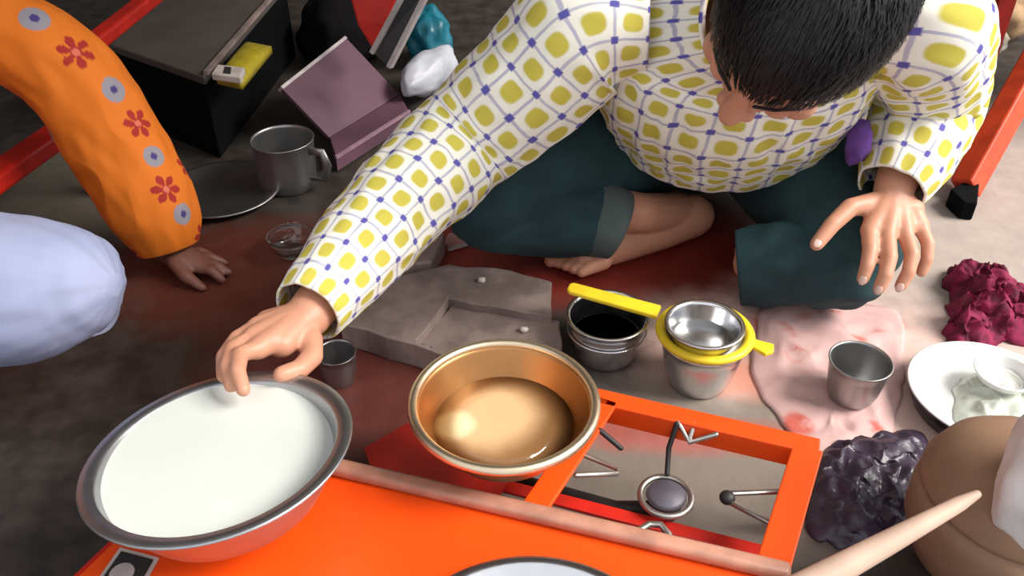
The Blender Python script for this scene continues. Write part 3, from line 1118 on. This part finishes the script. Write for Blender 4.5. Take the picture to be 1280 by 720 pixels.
for k in ((0.3, 0.0), (0.28, 0.24), (0.0, 0.24)):
    b = MB(); b.bar((tp.x + k[0], tp.y + k[1], 0), (tp.x + k[0], tp.y + k[1], tp.z), 0.04, 0.04, up=(1, 0, 0)); b.build('leg', M['red_paint'], stool, smooth=False, bevel=0.004)
tag(lump('cloth_bundle', atz(1226, 50, 0.05), (0.05, 0.05, 0.05), 7.7, M['leafy'], 0.3), 'mottled green and grey cloth bundle behind the man\'s shoulder', 'cloth')
tag(lump('grain_sack', atz(1240, 10, 0.06), (0.10, 0.10, 0.09), 9.1, M['tan_cloth'], 0.2), 'tan sack farther back behind the mottled bundle', 'sack')

# ------------------------------------------------------------------ people
def catmull(pts, radii, per=8):
    P = [Vector(p) for p in pts]
    R = [r if isinstance(r, tuple) else (r, r) for r in radii]
    out, ro = [], []
    k = len(P)
    for i in range(k - 1):
        p0, p1, p2, p3 = P[max(i - 1, 0)], P[i], P[i + 1], P[min(i + 2, k - 1)]
        r0, r1, r2, r3 = R[max(i - 1, 0)], R[i], R[i + 1], R[min(i + 2, k - 1)]
        for s in range(per):
            t = s / per
            f = lambda a, b, c, d: 0.5 * ((2 * b) + (c - a) * t + (2 * a - 5 * b + 4 * c - d) * t * t + (3 * b - a - 3 * c + d) * t ** 3)
            out.append(Vector([f(p0[j], p1[j], p2[j], p3[j]) for j in range(3)]))
            ro.append(tuple(f(r0[j], r1[j], r2[j], r3[j]) for j in range(2)))
    out.append(P[-1]); ro.append(R[-1])
    return out, ro


def wrinkle_tube(mb, pts, radii, per=10, n=64, up=(1, 0, 0), vscale=None, amp=0.006, freq=14, seed=0.0, along=0.45, caps=False, ends=(1, 1)):
    """a cloth tube with folds that run mostly around the limb"""
    P, R = catmull(pts, radii, per)
    start = len(mb.v)
    mb.tube(P, R, n=n, caps=caps, up=up, vscale=vscale)
    m = len(P)
    L = 0.0
    for i in range(m):
        if i:
            L += (P[i] - P[i - 1]).length
        e = min(1.0, i / (m - 1) * 6 + (1 - ends[0])) * min(1.0, (1 - i / (m - 1)) * 6 + (1 - ends[1]))
        for k in range(n):
            v = mb.v[start + i * n + k]
            a = 2 * math.pi * k / n
            d = (v - P[i]).normalized()
            q = Vector((L * freq, math.cos(a) * along * 2, math.sin(a) * along * 2 + seed))
            h = (1 - 2 * abs(mnoise.noise(q))) * 0.6 + mnoise.noise(q * 2.3) * 0.5
            mb.v[start + i * n + k] = v + d * (h * amp * (0.35 + 0.65 * e))
    return P, R


def skin_body(mb, name, m, voxel=0.003, iters=4):
    me = bpy.data.meshes.new('tmp')
    me.from_pydata([tuple(p) for p in mb.v], [], mb.f)
    bm = bmesh.new(); bm.from_mesh(me)
    bmesh.ops.recalc_face_normals(bm, faces=bm.faces)
    bm.to_mesh(me); bm.free()
    o = bpy.data.objects.new('tmp', me)
    COL.objects.link(o)
    r = o.modifiers.new('remesh', 'REMESH'); r.mode = 'VOXEL'; r.voxel_size = voxel
    s = o.modifiers.new('smooth', 'SMOOTH'); s.factor = 0.5; s.iterations = iters
    dg = bpy.context.evaluated_depsgraph_get()
    me2 = bpy.data.meshes.new_from_object(o.evaluated_get(dg))
    bpy.data.objects.remove(o); bpy.data.meshes.remove(me)
    me2.name = name
    me2.materials.clear(); me2.materials.append(m)
    me2.polygons.foreach_set('use_smooth', [True] * len(me2.polygons))
    o2 = bpy.data.objects.new(name, me2)
    COL.objects.link(o2)
    o2['_o'] = (0, 0, 0)
    return o2


def head_shapes(b, hc, s, f, u, k=1.0):
    def w(x, y, z):
        return hc + (s * x + f * y + u * z) * k
    M3 = Matrix((s, f, u)).transposed()
    sc = lambda *r: tuple(x * k for x in r)
    b.ellipsoid(w(0, -0.010, 0.028), sc(0.076, 0.096, 0.082), M3, 32, 20)
    b.ellipsoid(w(0, 0.028, -0.030), sc(0.060, 0.064, 0.076), M3, 28, 18)
    b.cone(w(-0.03, 0.05, -0.085), 0.020 * k, w(0.03, 0.05, -0.085), 0.020 * k)
    b.cone(w(0, 0.062, -0.098), 0.018 * k, w(0, 0.07, -0.092), 0.018 * k)
    b.cone(w(0, 0.088, 0.004), 0.009 * k, w(0, 0.108, -0.034), 0.013 * k)
    for q in (-1, 1):
        b.ellipsoid(w(q * 0.013, 0.098, -0.038), sc(0.010, 0.010, 0.008), M3)
        b.cone(w(q * 0.016, 0.086, 0.014), 0.0095 * k, w(q * 0.046, 0.070, 0.012), 0.009 * k)
        b.ellipsoid(w(q * 0.045, 0.060, -0.028), sc(0.022, 0.020, 0.020), M3)
        b.ellipsoid(w(q * 0.077, -0.012, -0.006), sc(0.009, 0.019, 0.031), M3)
        b.cone(w(q * 0.068, -0.002, -0.028), 0.012 * k, w(q * 0.048, 0.03, -0.075), 0.02 * k)
    for q in (-1, 1):
        b.ellipsoid(w(q * 0.031, 0.0765, 0.000), sc(0.0165, 0.0155, 0.0105), M3)
    b.cone(w(-0.019, 0.083, -0.060), 0.0075 * k, w(0.019, 0.083, -0.060), 0.0075 * k)
    b.cone(w(-0.016, 0.082, -0.072), 0.008 * k, w(0.016, 0.082, -0.072), 0.008 * k)
    return w


def add_eyes(w, s, f, u, parent, k=1.0):
    M3 = Matrix((s, f, u)).transposed()
    for q in (-1, 1):
        b = MB(); b.ellipsoid(w(q * 0.031, 0.076, -0.006), (0.0125 * k, 0.0125 * k, 0.0085 * k), M3, 16, 10)
        e = b.build('eye', mat('eye white', (0.75, 0.72, 0.68), 0.2, bump=0), parent)
        b = MB(); b.ellipsoid(w(q * 0.031, 0.0872, -0.008), (0.0048 * k, 0.002 * k, 0.0048 * k), M3, 12, 8)
        b.build('iris', mat('dark brown iris', (0.02, 0.01, 0.006), 0.1, bump=0), e)
        b = MB(); b.tube([w(q * 0.014, 0.094, 0.020), w(q * 0.032, 0.086, 0.025), w(q * 0.050, 0.072, 0.020)], [0.0016 * k, 0.0018 * k, 0.0010 * k], n=8, round_ends=True)
        b.build('eyebrow', M['hair'], parent)


def hair_cap(w, s, f, u, parent, k=1.0, seed=0, strands=5200):
    b = MB()
    n, m = 72, 44
    R = (0.083, 0.105, 0.090)
    C0 = (0, -0.014, 0.031)
    rnd = random.Random(seed)

    def line(y):
        return 0.61 * y + 0.002

    def surf(th, a, grow=1.0):
        d = Vector((math.sin(th) * math.cos(a), math.sin(th) * math.sin(a), math.cos(th)))
        x, y, z = (C0[i] + R[i] * d[i] * grow for i in range(3))
        return x, y, z
    vs, fs = [], []
    for j in range(m + 1):
        th = math.pi * max(0.001, min(0.999, j / m))
        for i in range(n):
            a = 2 * math.pi * i / n
            x, y, z = surf(th, a)
            e = (z - line(y)) + 0.004 * mnoise.noise(Vector((a * 6, th * 3, seed)))
            g = 1.0 + 0.030 * mnoise.noise(Vector((x * 40, y * 40, z * 40)))
            t = max(0.0, min(1.0, (e + 0.006) / 0.016))
            g *= 0.84 + 0.16 * t * t * (3 - 2 * t)
            x, y, z = surf(th, a, g)
            vs.append(w(x, y, z))
    for j in range(m):
        for i in range(n):
            i2 = (i + 1) % n
            fs.append((j * n + i, (j + 1) * n + i, (j + 1) * n + i2, j * n + i2))
    b.add(vs, fs)
    h = b.build('hair', M['hair'], parent)
    # short combed locks
    b = MB()
    vs, fs = [], []
    whorl = Vector((0.015, -0.085, 0.085))
    cnt = 0
    while cnt < strands:
        th = math.acos(rnd.uniform(-0.6, 1)); a = rnd.uniform(0, 2 * math.pi)
        x, y, z = surf(th, a)
        if z - line(y) < 0.003:
            continue
        p = Vector((x, y, z))
        nr = Vector(((x - C0[0]) / R[0] ** 2, (y - C0[1]) / R[1] ** 2, (z - C0[2]) / R[2] ** 2)).normalized()
        fl = p - whorl + Vector((rnd.uniform(-1, 1), rnd.uniform(-1, 1), rnd.uniform(-1, 1))) * 0.012
        fl = (fl - nr * fl.dot(nr)).normalized()
        side = nr.cross(fl)
        L = rnd.uniform(0.016, 0.030)
        wd = rnd.uniform(0.0006, 0.0011)
        o0 = len(vs)
        for q, (tt, lift) in enumerate(((0, 0.0), (0.5, 0.004), (1.0, 0.0035))):
            c = p + fl * (L * tt) + nr * (lift * rnd.uniform(0.6, 1.3)) - nr * (L * tt) ** 2 * 5.0
            ww = wd * (1, 0.9, 0.15)[q]
            for sg in (-1, 1):
                cc = c + side * (sg * ww)
                vs.append(w(cc.x, cc.y, cc.z))
        fs += [(o0, o0 + 1, o0 + 3, o0 + 2), (o0 + 2, o0 + 3, o0 + 5, o0 + 4)]
        cnt += 1
    me = bpy.data.meshes.new('hair_strands')
    me.from_pydata([tuple(v) for v in vs], [], fs)
    me.materials.append(M['hair'])
    me.polygons.foreach_set('use_smooth', [True] * len(me.polygons))
    o = bpy.data.objects.new('hair_strands', me)
    COL.objects.link(o)
    o.parent = h
    o['kind'] = 'stuff'
    return h


def finger(b, pts, r0, r1):
    P = [atd(*p) if len(p) == 3 else Vector(p[:3]) for p in pts]
    k = len(P)
    b.tube(P, [r0 + (r1 - r0) * i / (k - 1) for i in range(k)], n=12, round_ends=True)
    return P


# ---- the man in the plaid shirt
b = MB()
hip_r, hip_l = Vector((0.24, 1.40, 0.14)), Vector((0.44, 1.38, 0.14))
b.ellipsoid((0.34, 1.40, 0.14), (0.15, 0.10, 0.10), None, 28, 18)
neck = atd(955, 22, 1.05)
b.tube([(0.335, 1.36, 0.17), (0.315, 1.24, 0.28), (0.29, 1.10, 0.38), neck], [0.11, 0.105, 0.10, 0.045], n=24, round_ends=True)
rsh, lsh = atd(735, 38, 1.08), atd(1135, 25, 1.04)
b.cone(rsh, 0.040, Vector((0.25, 1.10, 0.36)), 0.05); b.cone(lsh, 0.040, Vector((0.31, 1.08, 0.37)), 0.05)
hc = atd(1003, 22, 0.885)
B_ = -ray(1003, 22).normalized()
e_ = (CR * -0.60 - CU * 0.80); e_ = (e_ - B_ * e_.dot(B_)).normalized()
al = math.radians(11)
hu = (B_ * math.cos(al) - e_ * math.sin(al)).normalized()
hf = (e_ * math.cos(al) + B_ * math.sin(al)).normalized()
hs = hf.cross(hu).normalized()
w_man = head_shapes(b, hc, hs, hf, hu, 1.05)
b.cone(neck, 0.055, hc - hu * 0.06 - hf * 0.01, 0.052)
# right arm and hand on the basin rim
rel, rwr = atd(575, 186, 1.14), atd(384, 396, 0.945)
b.tube([rsh, atd(655, 112, 1.12), rel], [0.045, 0.045, 0.038], n=16, round_ends=True)
b.tube([rel, atd(472, 285, 1.06), rwr], [0.038, 0.034, 0.025], n=16, round_ends=True)
MC = [(322, 436, 0.885), (318, 421, 0.900), (322, 409, 0.918), (333, 401, 0.935)]
for q in MC:
    b.cone(atd(*q), 0.0120, rwr, 0.020)
b.cone(atd(352, 430, 0.905), 0.015, rwr, 0.021)
finger(b, [MC[0], (300, 443, 0.868), (297, 464, 0.848), (304, 487, 0.838)], 0.0100, 0.0075)
finger(b, [MC[1], (291, 436, 0.884), (284, 458, 0.862), (289, 482, 0.848)], 0.0100, 0.0075)
finger(b, [MC[2], (296, 423, 0.903), (279, 446, 0.880), (279, 470, 0.864)], 0.0095, 0.0072)
finger(b, [MC[3], (308, 414, 0.922), (288, 434, 0.900), (279, 452, 0.886)], 0.0085, 0.0068)
finger(b, [(388, 424, 0.925), (390, 446, 0.905), (374, 462, 0.885), (352, 468, 0.872)], 0.0135, 0.009)
# left arm and hand on the knee
lel, lwr = atd(1160, 120, 1.24), atd(1116, 240, 1.185)
b.tube([lsh, lel], [0.048, 0.038], n=16, round_ends=True)
b.tube([lel, lel.lerp(lwr, 0.5), lwr], [0.038, 0.034, 0.026], n=16, round_ends=True)
ML_ = [(1087, 288, 1.155), (1109, 293, 1.15), (1131, 290, 1.155), (1150, 281, 1.165)]
for q in ML_:
    b.cone(atd(*q), 0.0125, lwr, 0.022)
b.cone(atd(*ML_[0]), 0.0125, atd(*ML_[3]), 0.0115)
b.cone(atd(1120, 262, 1.17), 0.017, atd(1140, 262, 1.172), 0.016)
LF = []
LF.append(finger(b, [ML_[0], (1088, 313, 1.138), (1084, 333, 1.132), (1079, 348, 1.135)], 0.0115, 0.0085))
LF.append(finger(b, [ML_[1], (1112, 322, 1.13), (1107, 344, 1.125), (1099, 360, 1.13)], 0.0115, 0.0085))
LF.append(finger(b, [ML_[2], (1140, 318, 1.138), (1136, 340, 1.134), (1126, 357, 1.14)], 0.011, 0.0082))
LF.append(finger(b, [ML_[3], (1160, 305, 1.152), (1159, 324, 1.15), (1152, 340, 1.155)], 0.010, 0.0075))
LF.append(finger(b, [(1098, 252, 1.178), (1062, 260, 1.165), (1040, 281, 1.155), (1021, 305, 1.15)], 0.0150, 0.0095))
# legs
rkn, ran = atz(582, 246, 0.15), atz(800, 266, 0.085)
b.tube([hip_r, rkn], [0.075, 0.048], n=18, round_ends=True)
b.tube([rkn, rkn.lerp(ran, 0.4), ran], [0.046, 0.045, 0.032], n=18, round_ends=True)
lkn, lan = atz(1075, 320, 0.11), atz(940, 330, 0.05)
b.tube([hip_l, lkn + Vector((0, 0.01, -0.01))], [0.075, 0.034], n=18, round_ends=True)
b.tube([lkn + Vector((0, 0.01, -0.02)), lkn.lerp(lan, 0.4) + Vector((0, 0.01, -0.01)), lan], [0.030, 0.032, 0.028], n=18, round_ends=True)
# right foot
heel, ball = atz(866, 270, 0.036), atz(735, 318, 0.026)
b.tube([heel, heel.lerp(ball, 0.35), heel.lerp(ball, 0.7), ball], [0.036, 0.036, 0.032, 0.028], n=18, round_ends=True)
b.cone(heel.lerp(ball, 0.15) + Vector((0, 0.01, 0.01)), 0.034, ran, 0.032)
fd = (ball - heel).normalized(); fs_ = Vector((-fd.y, fd.x, 0))
for i in range(5):
    c0 = ball + fs_ * (-0.030 + 0.017 * i * -1 + 0.034) 
    off = 0.026 - 0.013 * i
    c0 = ball + fs_ * off * -1
    tip = c0 + fd * (0.052 - 0.006 * i) - Vector((0, 0, 0.008))
    b.cone(c0 - fd * 0.01, 0.016, tip, 0.0115 if i == 0 else 0.0085)
# left foot, folded under
lh, lb = atz(945, 318, 0.035), atz(1000, 290, 0.03)
b.tube([lh, lh.lerp(lb, 0.5), lb], [0.034, 0.032, 0.027], n=16, round_ends=True)
b.cone(lh, 0.030, lan, 0.029)
for i in range(5):
    c0 = lb + Vector((0.022 - 0.011 * i, 0.004 * i, -0.006))
    b.cone(c0, 0.012, c0 + (lb - lh).normalized() * (0.045 - 0.004 * i), 0.009)
man = skin_body(b, 'person', M['skin'], 0.0027, 4)
tag(man, 'man in yellow plaid shirt and dark teal trousers, bent forward, hand on the batter basin', 'person')
add_eyes(w_man, hs, hf, hu, man, 1.05)
hair_cap(w_man, hs, hf, hu, man, 1.05, seed=3)
for k in (0, 1, 2, 4):
    a, t_ = LF[k][-2], LF[k][-1]
    d = (t_ - a).normalized()
    nn = (CO - t_).normalized(); nn = (nn - d * nn.dot(d)).normalized()
    sd_ = d.cross(nn)
    M3 = Matrix((sd_, d, nn)).transposed()
    q = MB(); q.ellipsoid(t_ + nn * (0.0072 if k != 4 else 0.008) + d * 0.002, (0.0052, 0.0068, 0.0016), M3, 14, 8)
    q.build('fingernail', M['nail'], man)

# shirt
b = MB()
hemC = Vector((0.325, 1.235, 0.235))
TP = 0.040
wrinkle_tube(b, [hemC, (0.315, 1.19, 0.285), (0.30, 1.12, 0.35), neck + Vector((0.0, 0.015, -0.02)), neck + (hc - neck) * 0.30],
             [(0.178, 0.130), (0.182, 0.128), (0.190, 0.120), (0.175, 0.095), (0.082, 0.072)], per=14, n=128, up=(1, 0, 0), vscale=TP * 24, amp=0.009, freq=9, seed=1.0, along=2.2)
wrinkle_tube(b, [rsh.lerp(neck, 0.35), rsh, atd(655, 112, 1.12), atd(572, 184, 1.15), atd(472, 285, 1.06), atd(384, 390, 0.947)],
             [0.055, 0.078, 0.075, 0.070, 0.058, (0.038, 0.038)], per=12, n=80, up=(0.3, 0.2, 1), vscale=TP * 11, amp=0.008, freq=12, seed=5.0, along=0.7)
wrinkle_tube(b, [lsh.lerp(neck, 0.35), lsh + Vector((0.005, 0, 0)), atd(1160, 70, 1.15), atd(1160, 122, 1.24), atd(1138, 185, 1.21), atd(1113, 236, 1.185)],
             [0.055, 0.076, 0.076, 0.074, 0.062, 0.044], per=12, n=80, up=(0.3, 0.2, 1), vscale=TP * 11, amp=0.009, freq=12, seed=9.0, along=0.7)
shirt = b.build('shirt', M['plaid'], man)
sm = shirt.modifiers.new('thick', 'SOLIDIFY'); sm.thickness = 0.003; sm.offset = -1
# collar and cuffs
b = MB()
cp_ = []
cdir = (hc - hu * 0.06 - neck).normalized()
b.tube([neck + (hc - neck) * 0.18, neck + (hc - neck) * 0.32, neck + (hc - neck) * 0.40], [0.092, 0.082, 0.088], n=48, caps=False, up=(1, 0, 0), vscale=TP * 10)
o = b.build('collar', M['plaid'], man)
sm = o.modifiers.new('thick', 'SOLIDIFY'); sm.thickness = 0.004
# trousers
b = MB()
b.ellipsoid((0.34, 1.40, 0.14), (0.185, 0.125, 0.125), None, 40, 24)
wrinkle_tube(b, [hip_r + Vector((0.03, 0.0, 0)), hip_r.lerp(rkn, 0.45) + Vector((0, -0.01, 0.01)), rkn + Vector((0.02, 0, 0)), rkn + (rkn - hip_r).normalized() * 0.032],
             [0.115, 0.105, 0.070, 0.028], per=12, n=56, amp=0.007, freq=10, seed=2.0, along=0.8, caps=True)
hemR = atz(742, 272, 0.085)
wrinkle_tube(b, [rkn + (rkn - ran).normalized() * 0.03 + Vector((0, 0, -0.02)), rkn + Vector((0.01, 0, -0.015)), rkn.lerp(hemR, 0.5) + Vector((0, 0, -0.008)), hemR],
             [0.022, 0.058, 0.064, (0.062, 0.058)], per=12, n=56, up=(0, 0, 1), amp=0.005, freq=10, seed=4.0, along=0.8, caps=True)
wrinkle_tube(b, [hip_l, hip_l.lerp(lkn, 0.5), lkn + Vector((0, 0.01, 0)), lkn + (lkn - hip_l).normalized() * 0.035],
             [0.115, 0.098, 0.066, 0.02], per=12, n=56, amp=0.007, freq=10, seed=6.0, along=0.8, caps=True)
hemL = atz(922, 334, 0.06)
wrinkle_tube(b, [lkn + Vector((0.035, 0.01, -0.025)), lkn + Vector((0.0, 0.008, -0.025)), lkn.lerp(hemL, 0.5) + Vector((0, 0.008, -0.008)), hemL],
             [0.026, 0.054, 0.058, 0.055], per=12, n=56, up=(0, 0, 1), amp=0.010, freq=15, seed=8.0, along=0.8, caps=True)
for v in b.v:
    v.z = max(v.z, 0.004)
b.build('trousers', M['teal'], man)
b = MB()
hd_ = (ran - rkn).normalized()
wrinkle_tube(b, [hemR - hd_ * 0.006, hemR + hd_ * 0.012 + Vector((0.004, -0.006, 0)), hemR + hd_ * 0.034 + Vector((0.006, -0.012, -0.004))], [(0.062, 0.060), (0.060, 0.060), (0.055, 0.056)], per=4, n=56, up=(0, 0, 1), amp=0.002)
for v in b.v:
    v.z = max(v.z, 0.004)
o = b.build('trouser_hem', M['teal_hem'], man)
sm = o.modifiers.new('thick', 'SOLIDIFY'); sm.thickness = 0.003
o['label'] = 'lighter grey teal trouser hem'
o = lump('kerchief', atd(1073, 178, 1.17), (0.016, 0.016, 0.030), 3.3, M['purple'], 0.3, res=3)
tag(o, 'small purple kerchief tucked between the plaid sleeve and the lap', 'kerchief')

# ---- the person at the left in a flowered orange sleeve and lilac trousers
b = MB()
sh2 = atd(-95, -12, 1.25)
el2, wr2 = atd(84, 86, 1.28), atd(212, 312, 1.375)
nk2 = Vector((-0.90, 1.02, 0.47))
b.ellipsoid((-1.02, 1.0, 0.13), (0.12, 0.16, 0.11), None, 24, 16)
b.tube([(-1.02, 1.0, 0.15), (-0.97, 1.01, 0.30), nk2], [0.12, 0.12, 0.06], n=20, round_ends=True)
rs2 = Vector((-0.88, 0.86, 0.42))
b.cone(sh2, 0.045, nk2, 0.055); b.cone(rs2, 0.045, nk2, 0.055)
hc2 = Vector((-0.85, 1.02, 0.62))
f2 = Vector((0.95, 0, -0.3)).normalized(); u2 = Vector((0.3, 0, 0.95)).normalized(); s2 = f2.cross(u2)
w2 = head_shapes(b, hc2, s2, f2, u2, 0.95)
b.cone(nk2, 0.05, hc2 - u2 * 0.06, 0.048)
b.tube([sh2, el2], [0.04, 0.034], n=16, round_ends=True)
b.tube([el2, wr2], [0.034, 0.024], n=16, round_ends=True)
H2 = [atz(238, 318, 0.020), atz(246, 322, 0.022), atz(252, 328, 0.022), atz(254, 336, 0.020)]
for i, q in enumerate(H2):
    b.cone(q, 0.011, wr2, 0.02)
    tip = q + (q - wr2).normalized() * (0.035 if i in (0, 3) else 0.045)
    tip.z = 0.008
    mid = q.lerp(tip, 0.5) + Vector((0, 0, 0.007))
    b.tube([q, mid, tip], [0.0095, 0.0085, 0.007], n=10, round_ends=True)
b.tube([wr2 + Vector((0.01, -0.02, -0.005)), wr2 + Vector((0.035, -0.045, -0.02)), wr2 + Vector((0.06, -0.055, -0.035))], [0.013, 0.011, 0.008], n=10, round_ends=True)
el2b, wr2b = Vector((-0.80, 0.74, 0.25)), Vector((-0.60, 0.72, 0.27))
b.tube([rs2, el2b], [0.04, 0.034], n=14, round_ends=True)
b.tube([el2b, Vector((-0.74, 0.70, 0.30)), Vector((-0.71, 0.72, 0.33))], [0.034, 0.026, 0.022], n=14, round_ends=True)
kn2 = atd(88, 356, 0.99)
hp2 = Vector((-1.0, 0.90, 0.15))
b.tube([hp2, kn2], [0.07, 0.045], n=16, round_ends=True)
an2 = Vector((-0.88, 0.84, 0.05))
b.tube([kn2, an2], [0.04, 0.03], n=16, round_ends=True)
b.tube([an2, an2 + Vector((0.10, 0.05, -0.015))], [0.03, 0.025], n=14, round_ends=True)
kn2b = Vector((-0.66, 1.30, 0.10)); hp2b = Vector((-1.0, 1.10, 0.14))
b.tube([hp2b, Vector((-1.06, 1.36, 0.12))], [0.07, 0.05], n=16, round_ends=True)
b.tube([Vector((-1.06, 1.36, 0.10)), Vector((-1.0, 1.18, 0.05))], [0.045, 0.03], n=16, round_ends=True)
for v in b.v:
    v.z = max(v.z, 0.003)
p2 = skin_body(b, 'person', M['skin_dark'], 0.004, 4)
tag(p2, 'person in orange flowered sleeve and lilac trousers, mostly outside the view', 'person')
add_eyes(w2, s2, f2, u2, p2, 0.95)
hair_cap(w2, s2, f2, u2, p2, 0.95, seed=8, strands=1200)
b = MB()
wrinkle_tube(b, [(-1.03, 1.0, 0.10), (-1.0, 1.005, 0.22), (-0.93, 1.02, 0.40), nk2 + Vector((0.0, 0, -0.01)), nk2 + Vector((0.01, 0, 0.03))],
             [(0.17, 0.19), (0.15, 0.17), (0.14, 0.18), (0.08, 0.12), (0.06, 0.065)], per=10, n=60, up=(1, 0, 0), amp=0.006, freq=10, seed=3, along=2)
wrinkle_tube(b, [rs2.lerp(nk2, 0.3), rs2, el2b, Vector((-0.76, 0.70, 0.28))], [0.05, 0.062, 0.055, 0.045], per=8, n=32, amp=0.004, seed=6)
st = len(b.v)
wrinkle_tube(b, [sh2.lerp(nk2, 0.3), sh2, atd(5, 42, 1.265), atd(84, 92, 1.285), atd(150, 190, 1.33), atd(195, 268, 1.355), wr2 + (el2 - wr2).normalized() * 0.004],
             [0.055, 0.068, 0.066, 0.068, 0.070, 0.064, 0.046], per=46, n=360, up=(0, 0, 1), amp=0.005, freq=12, seed=11, along=0.7)
kurta = b.build('kurta', M['flowers'], p2)
sm = kurta.modifiers.new('thick', 'SOLIDIFY'); sm.thickness = 0.003; sm.offset = -1
# printed flowers: a colour per vertex, each print laid out in the plane of the cloth
me = kurta.data
co = np.array([v.co[:] for v in me.vertices]); no = np.array([v.normal[:] for v in me.vertices])
col = np.tile(np.array([0.66, 0.155, 0.004]), (len(co), 1))
px = np.array([proj(c) for c in co])
cview = np.array(CO) - co
front = (no * cview).sum(1) > 0
idx_all = np.arange(len(co))
prints = [(42, 22, 'dot', 0.020), (95, 66, 'flower', 0.024), (143, 113, 'dot', 0.018), (172, 153, 'flower', 0.022), (192, 195, 'dot', 0.016), (208, 236, 'flower', 0.022), (231, 208, 'flower', 0.020), (230, 268, 'dot', 0.016)]
centres = []
for x, y, kind, r in prints:
    d2 = (px[:, 0] - x) ** 2 + (px[:, 1] - y) ** 2
    d2[~front] = 1e9
    d2[:st] = 1e9
    centres.append((int(np.argmin(d2)), kind, r))
rng = random.Random(5)
for i in range(70):
    j = rng.randrange(len(co))
    if front[j] and j >= st and -20 < px[j, 0] < 1300 and px[j, 1] > -10:
        continue
    if all(np.linalg.norm(co[j] - co[c[0]]) > 0.055 for c in centres):
        centres.append((j, 'dot' if i % 2 else 'flower', 0.02))
for j, kind, r in centres:
    c, nv = co[j], no[j]
    t1 = np.cross(nv, [0.3, 0.2, 0.93]); t1 /= np.linalg.norm(t1); t2 = np.cross(nv, t1)
    dlt = co - c
    near = np.linalg.norm(dlt, axis=1) < r * 1.4
    ii = idx_all[near]
    X, Y = dlt[ii] @ t1, dlt[ii] @ t2
    rr = np.hypot(X, Y); an = np.arctan2(Y, X)
    if kind == 'dot':
        col[ii[rr < r]] = (0.26, 0.24, 0.27)
        col[ii[rr < r * 0.32]] = (0.05, 0.03, 0.16)
    else:
        petal = r * (0.42 + 0.62 * np.abs(np.cos(3 * an)) ** 0.8)
        gap = np.abs(np.cos(3 * an)) > 0.35
        col[ii[(rr < petal) & (gap | (rr < r * 0.3))]] = (0.33, 0.012, 0.006)
        col[ii[rr < r * 0.24]] = (0.62, 0.14, 0.08)
at = me.color_attributes.new('print', 'FLOAT_COLOR', 'POINT')
at.data.foreach_set('color', np.hstack([col, np.ones((len(co), 1))]).astype(np.float32).ravel())
b = MB()
wrinkle_tube(b, [hp2, atd(-130, 362, 1.03), atd(10, 362, 1.0), kn2, kn2 + (kn2 - hp2).normalized() * 0.035, kn2 + (kn2 - hp2).normalized() * 0.058],
             [0.10, 0.098, 0.086, 0.066, 0.045, 0.012], per=10, n=56, up=(0, 0, 1), amp=0.005, freq=9, seed=2, along=1.2, caps=True)
wrinkle_tube(b, [kn2 + Vector((0.01, 0.01, -0.01)), kn2.lerp(an2, 0.5), an2], [0.056, 0.058, 0.05], per=8, n=40, amp=0.005, seed=4, caps=True)
b.ellipsoid((-1.03, 1.0, 0.13), (0.15, 0.19, 0.125), None, 30, 18)
wrinkle_tube(b, [hp2b, Vector((-1.06, 1.37, 0.12)), Vector((-1.05, 1.40, 0.11))], [0.10, 0.07, 0.03], per=8, n=40, amp=0.004, seed=5, caps=True)
wrinkle_tube(b, [Vector((-1.06, 1.36, 0.09)), Vector((-1.0, 1.18, 0.06))], [0.06, 0.05], per=8, n=40, amp=0.004, seed=7, caps=True)
for v in b.v:
    v.z = max(v.z, 0.004)
b.build('trousers', M['lilac'], p2)
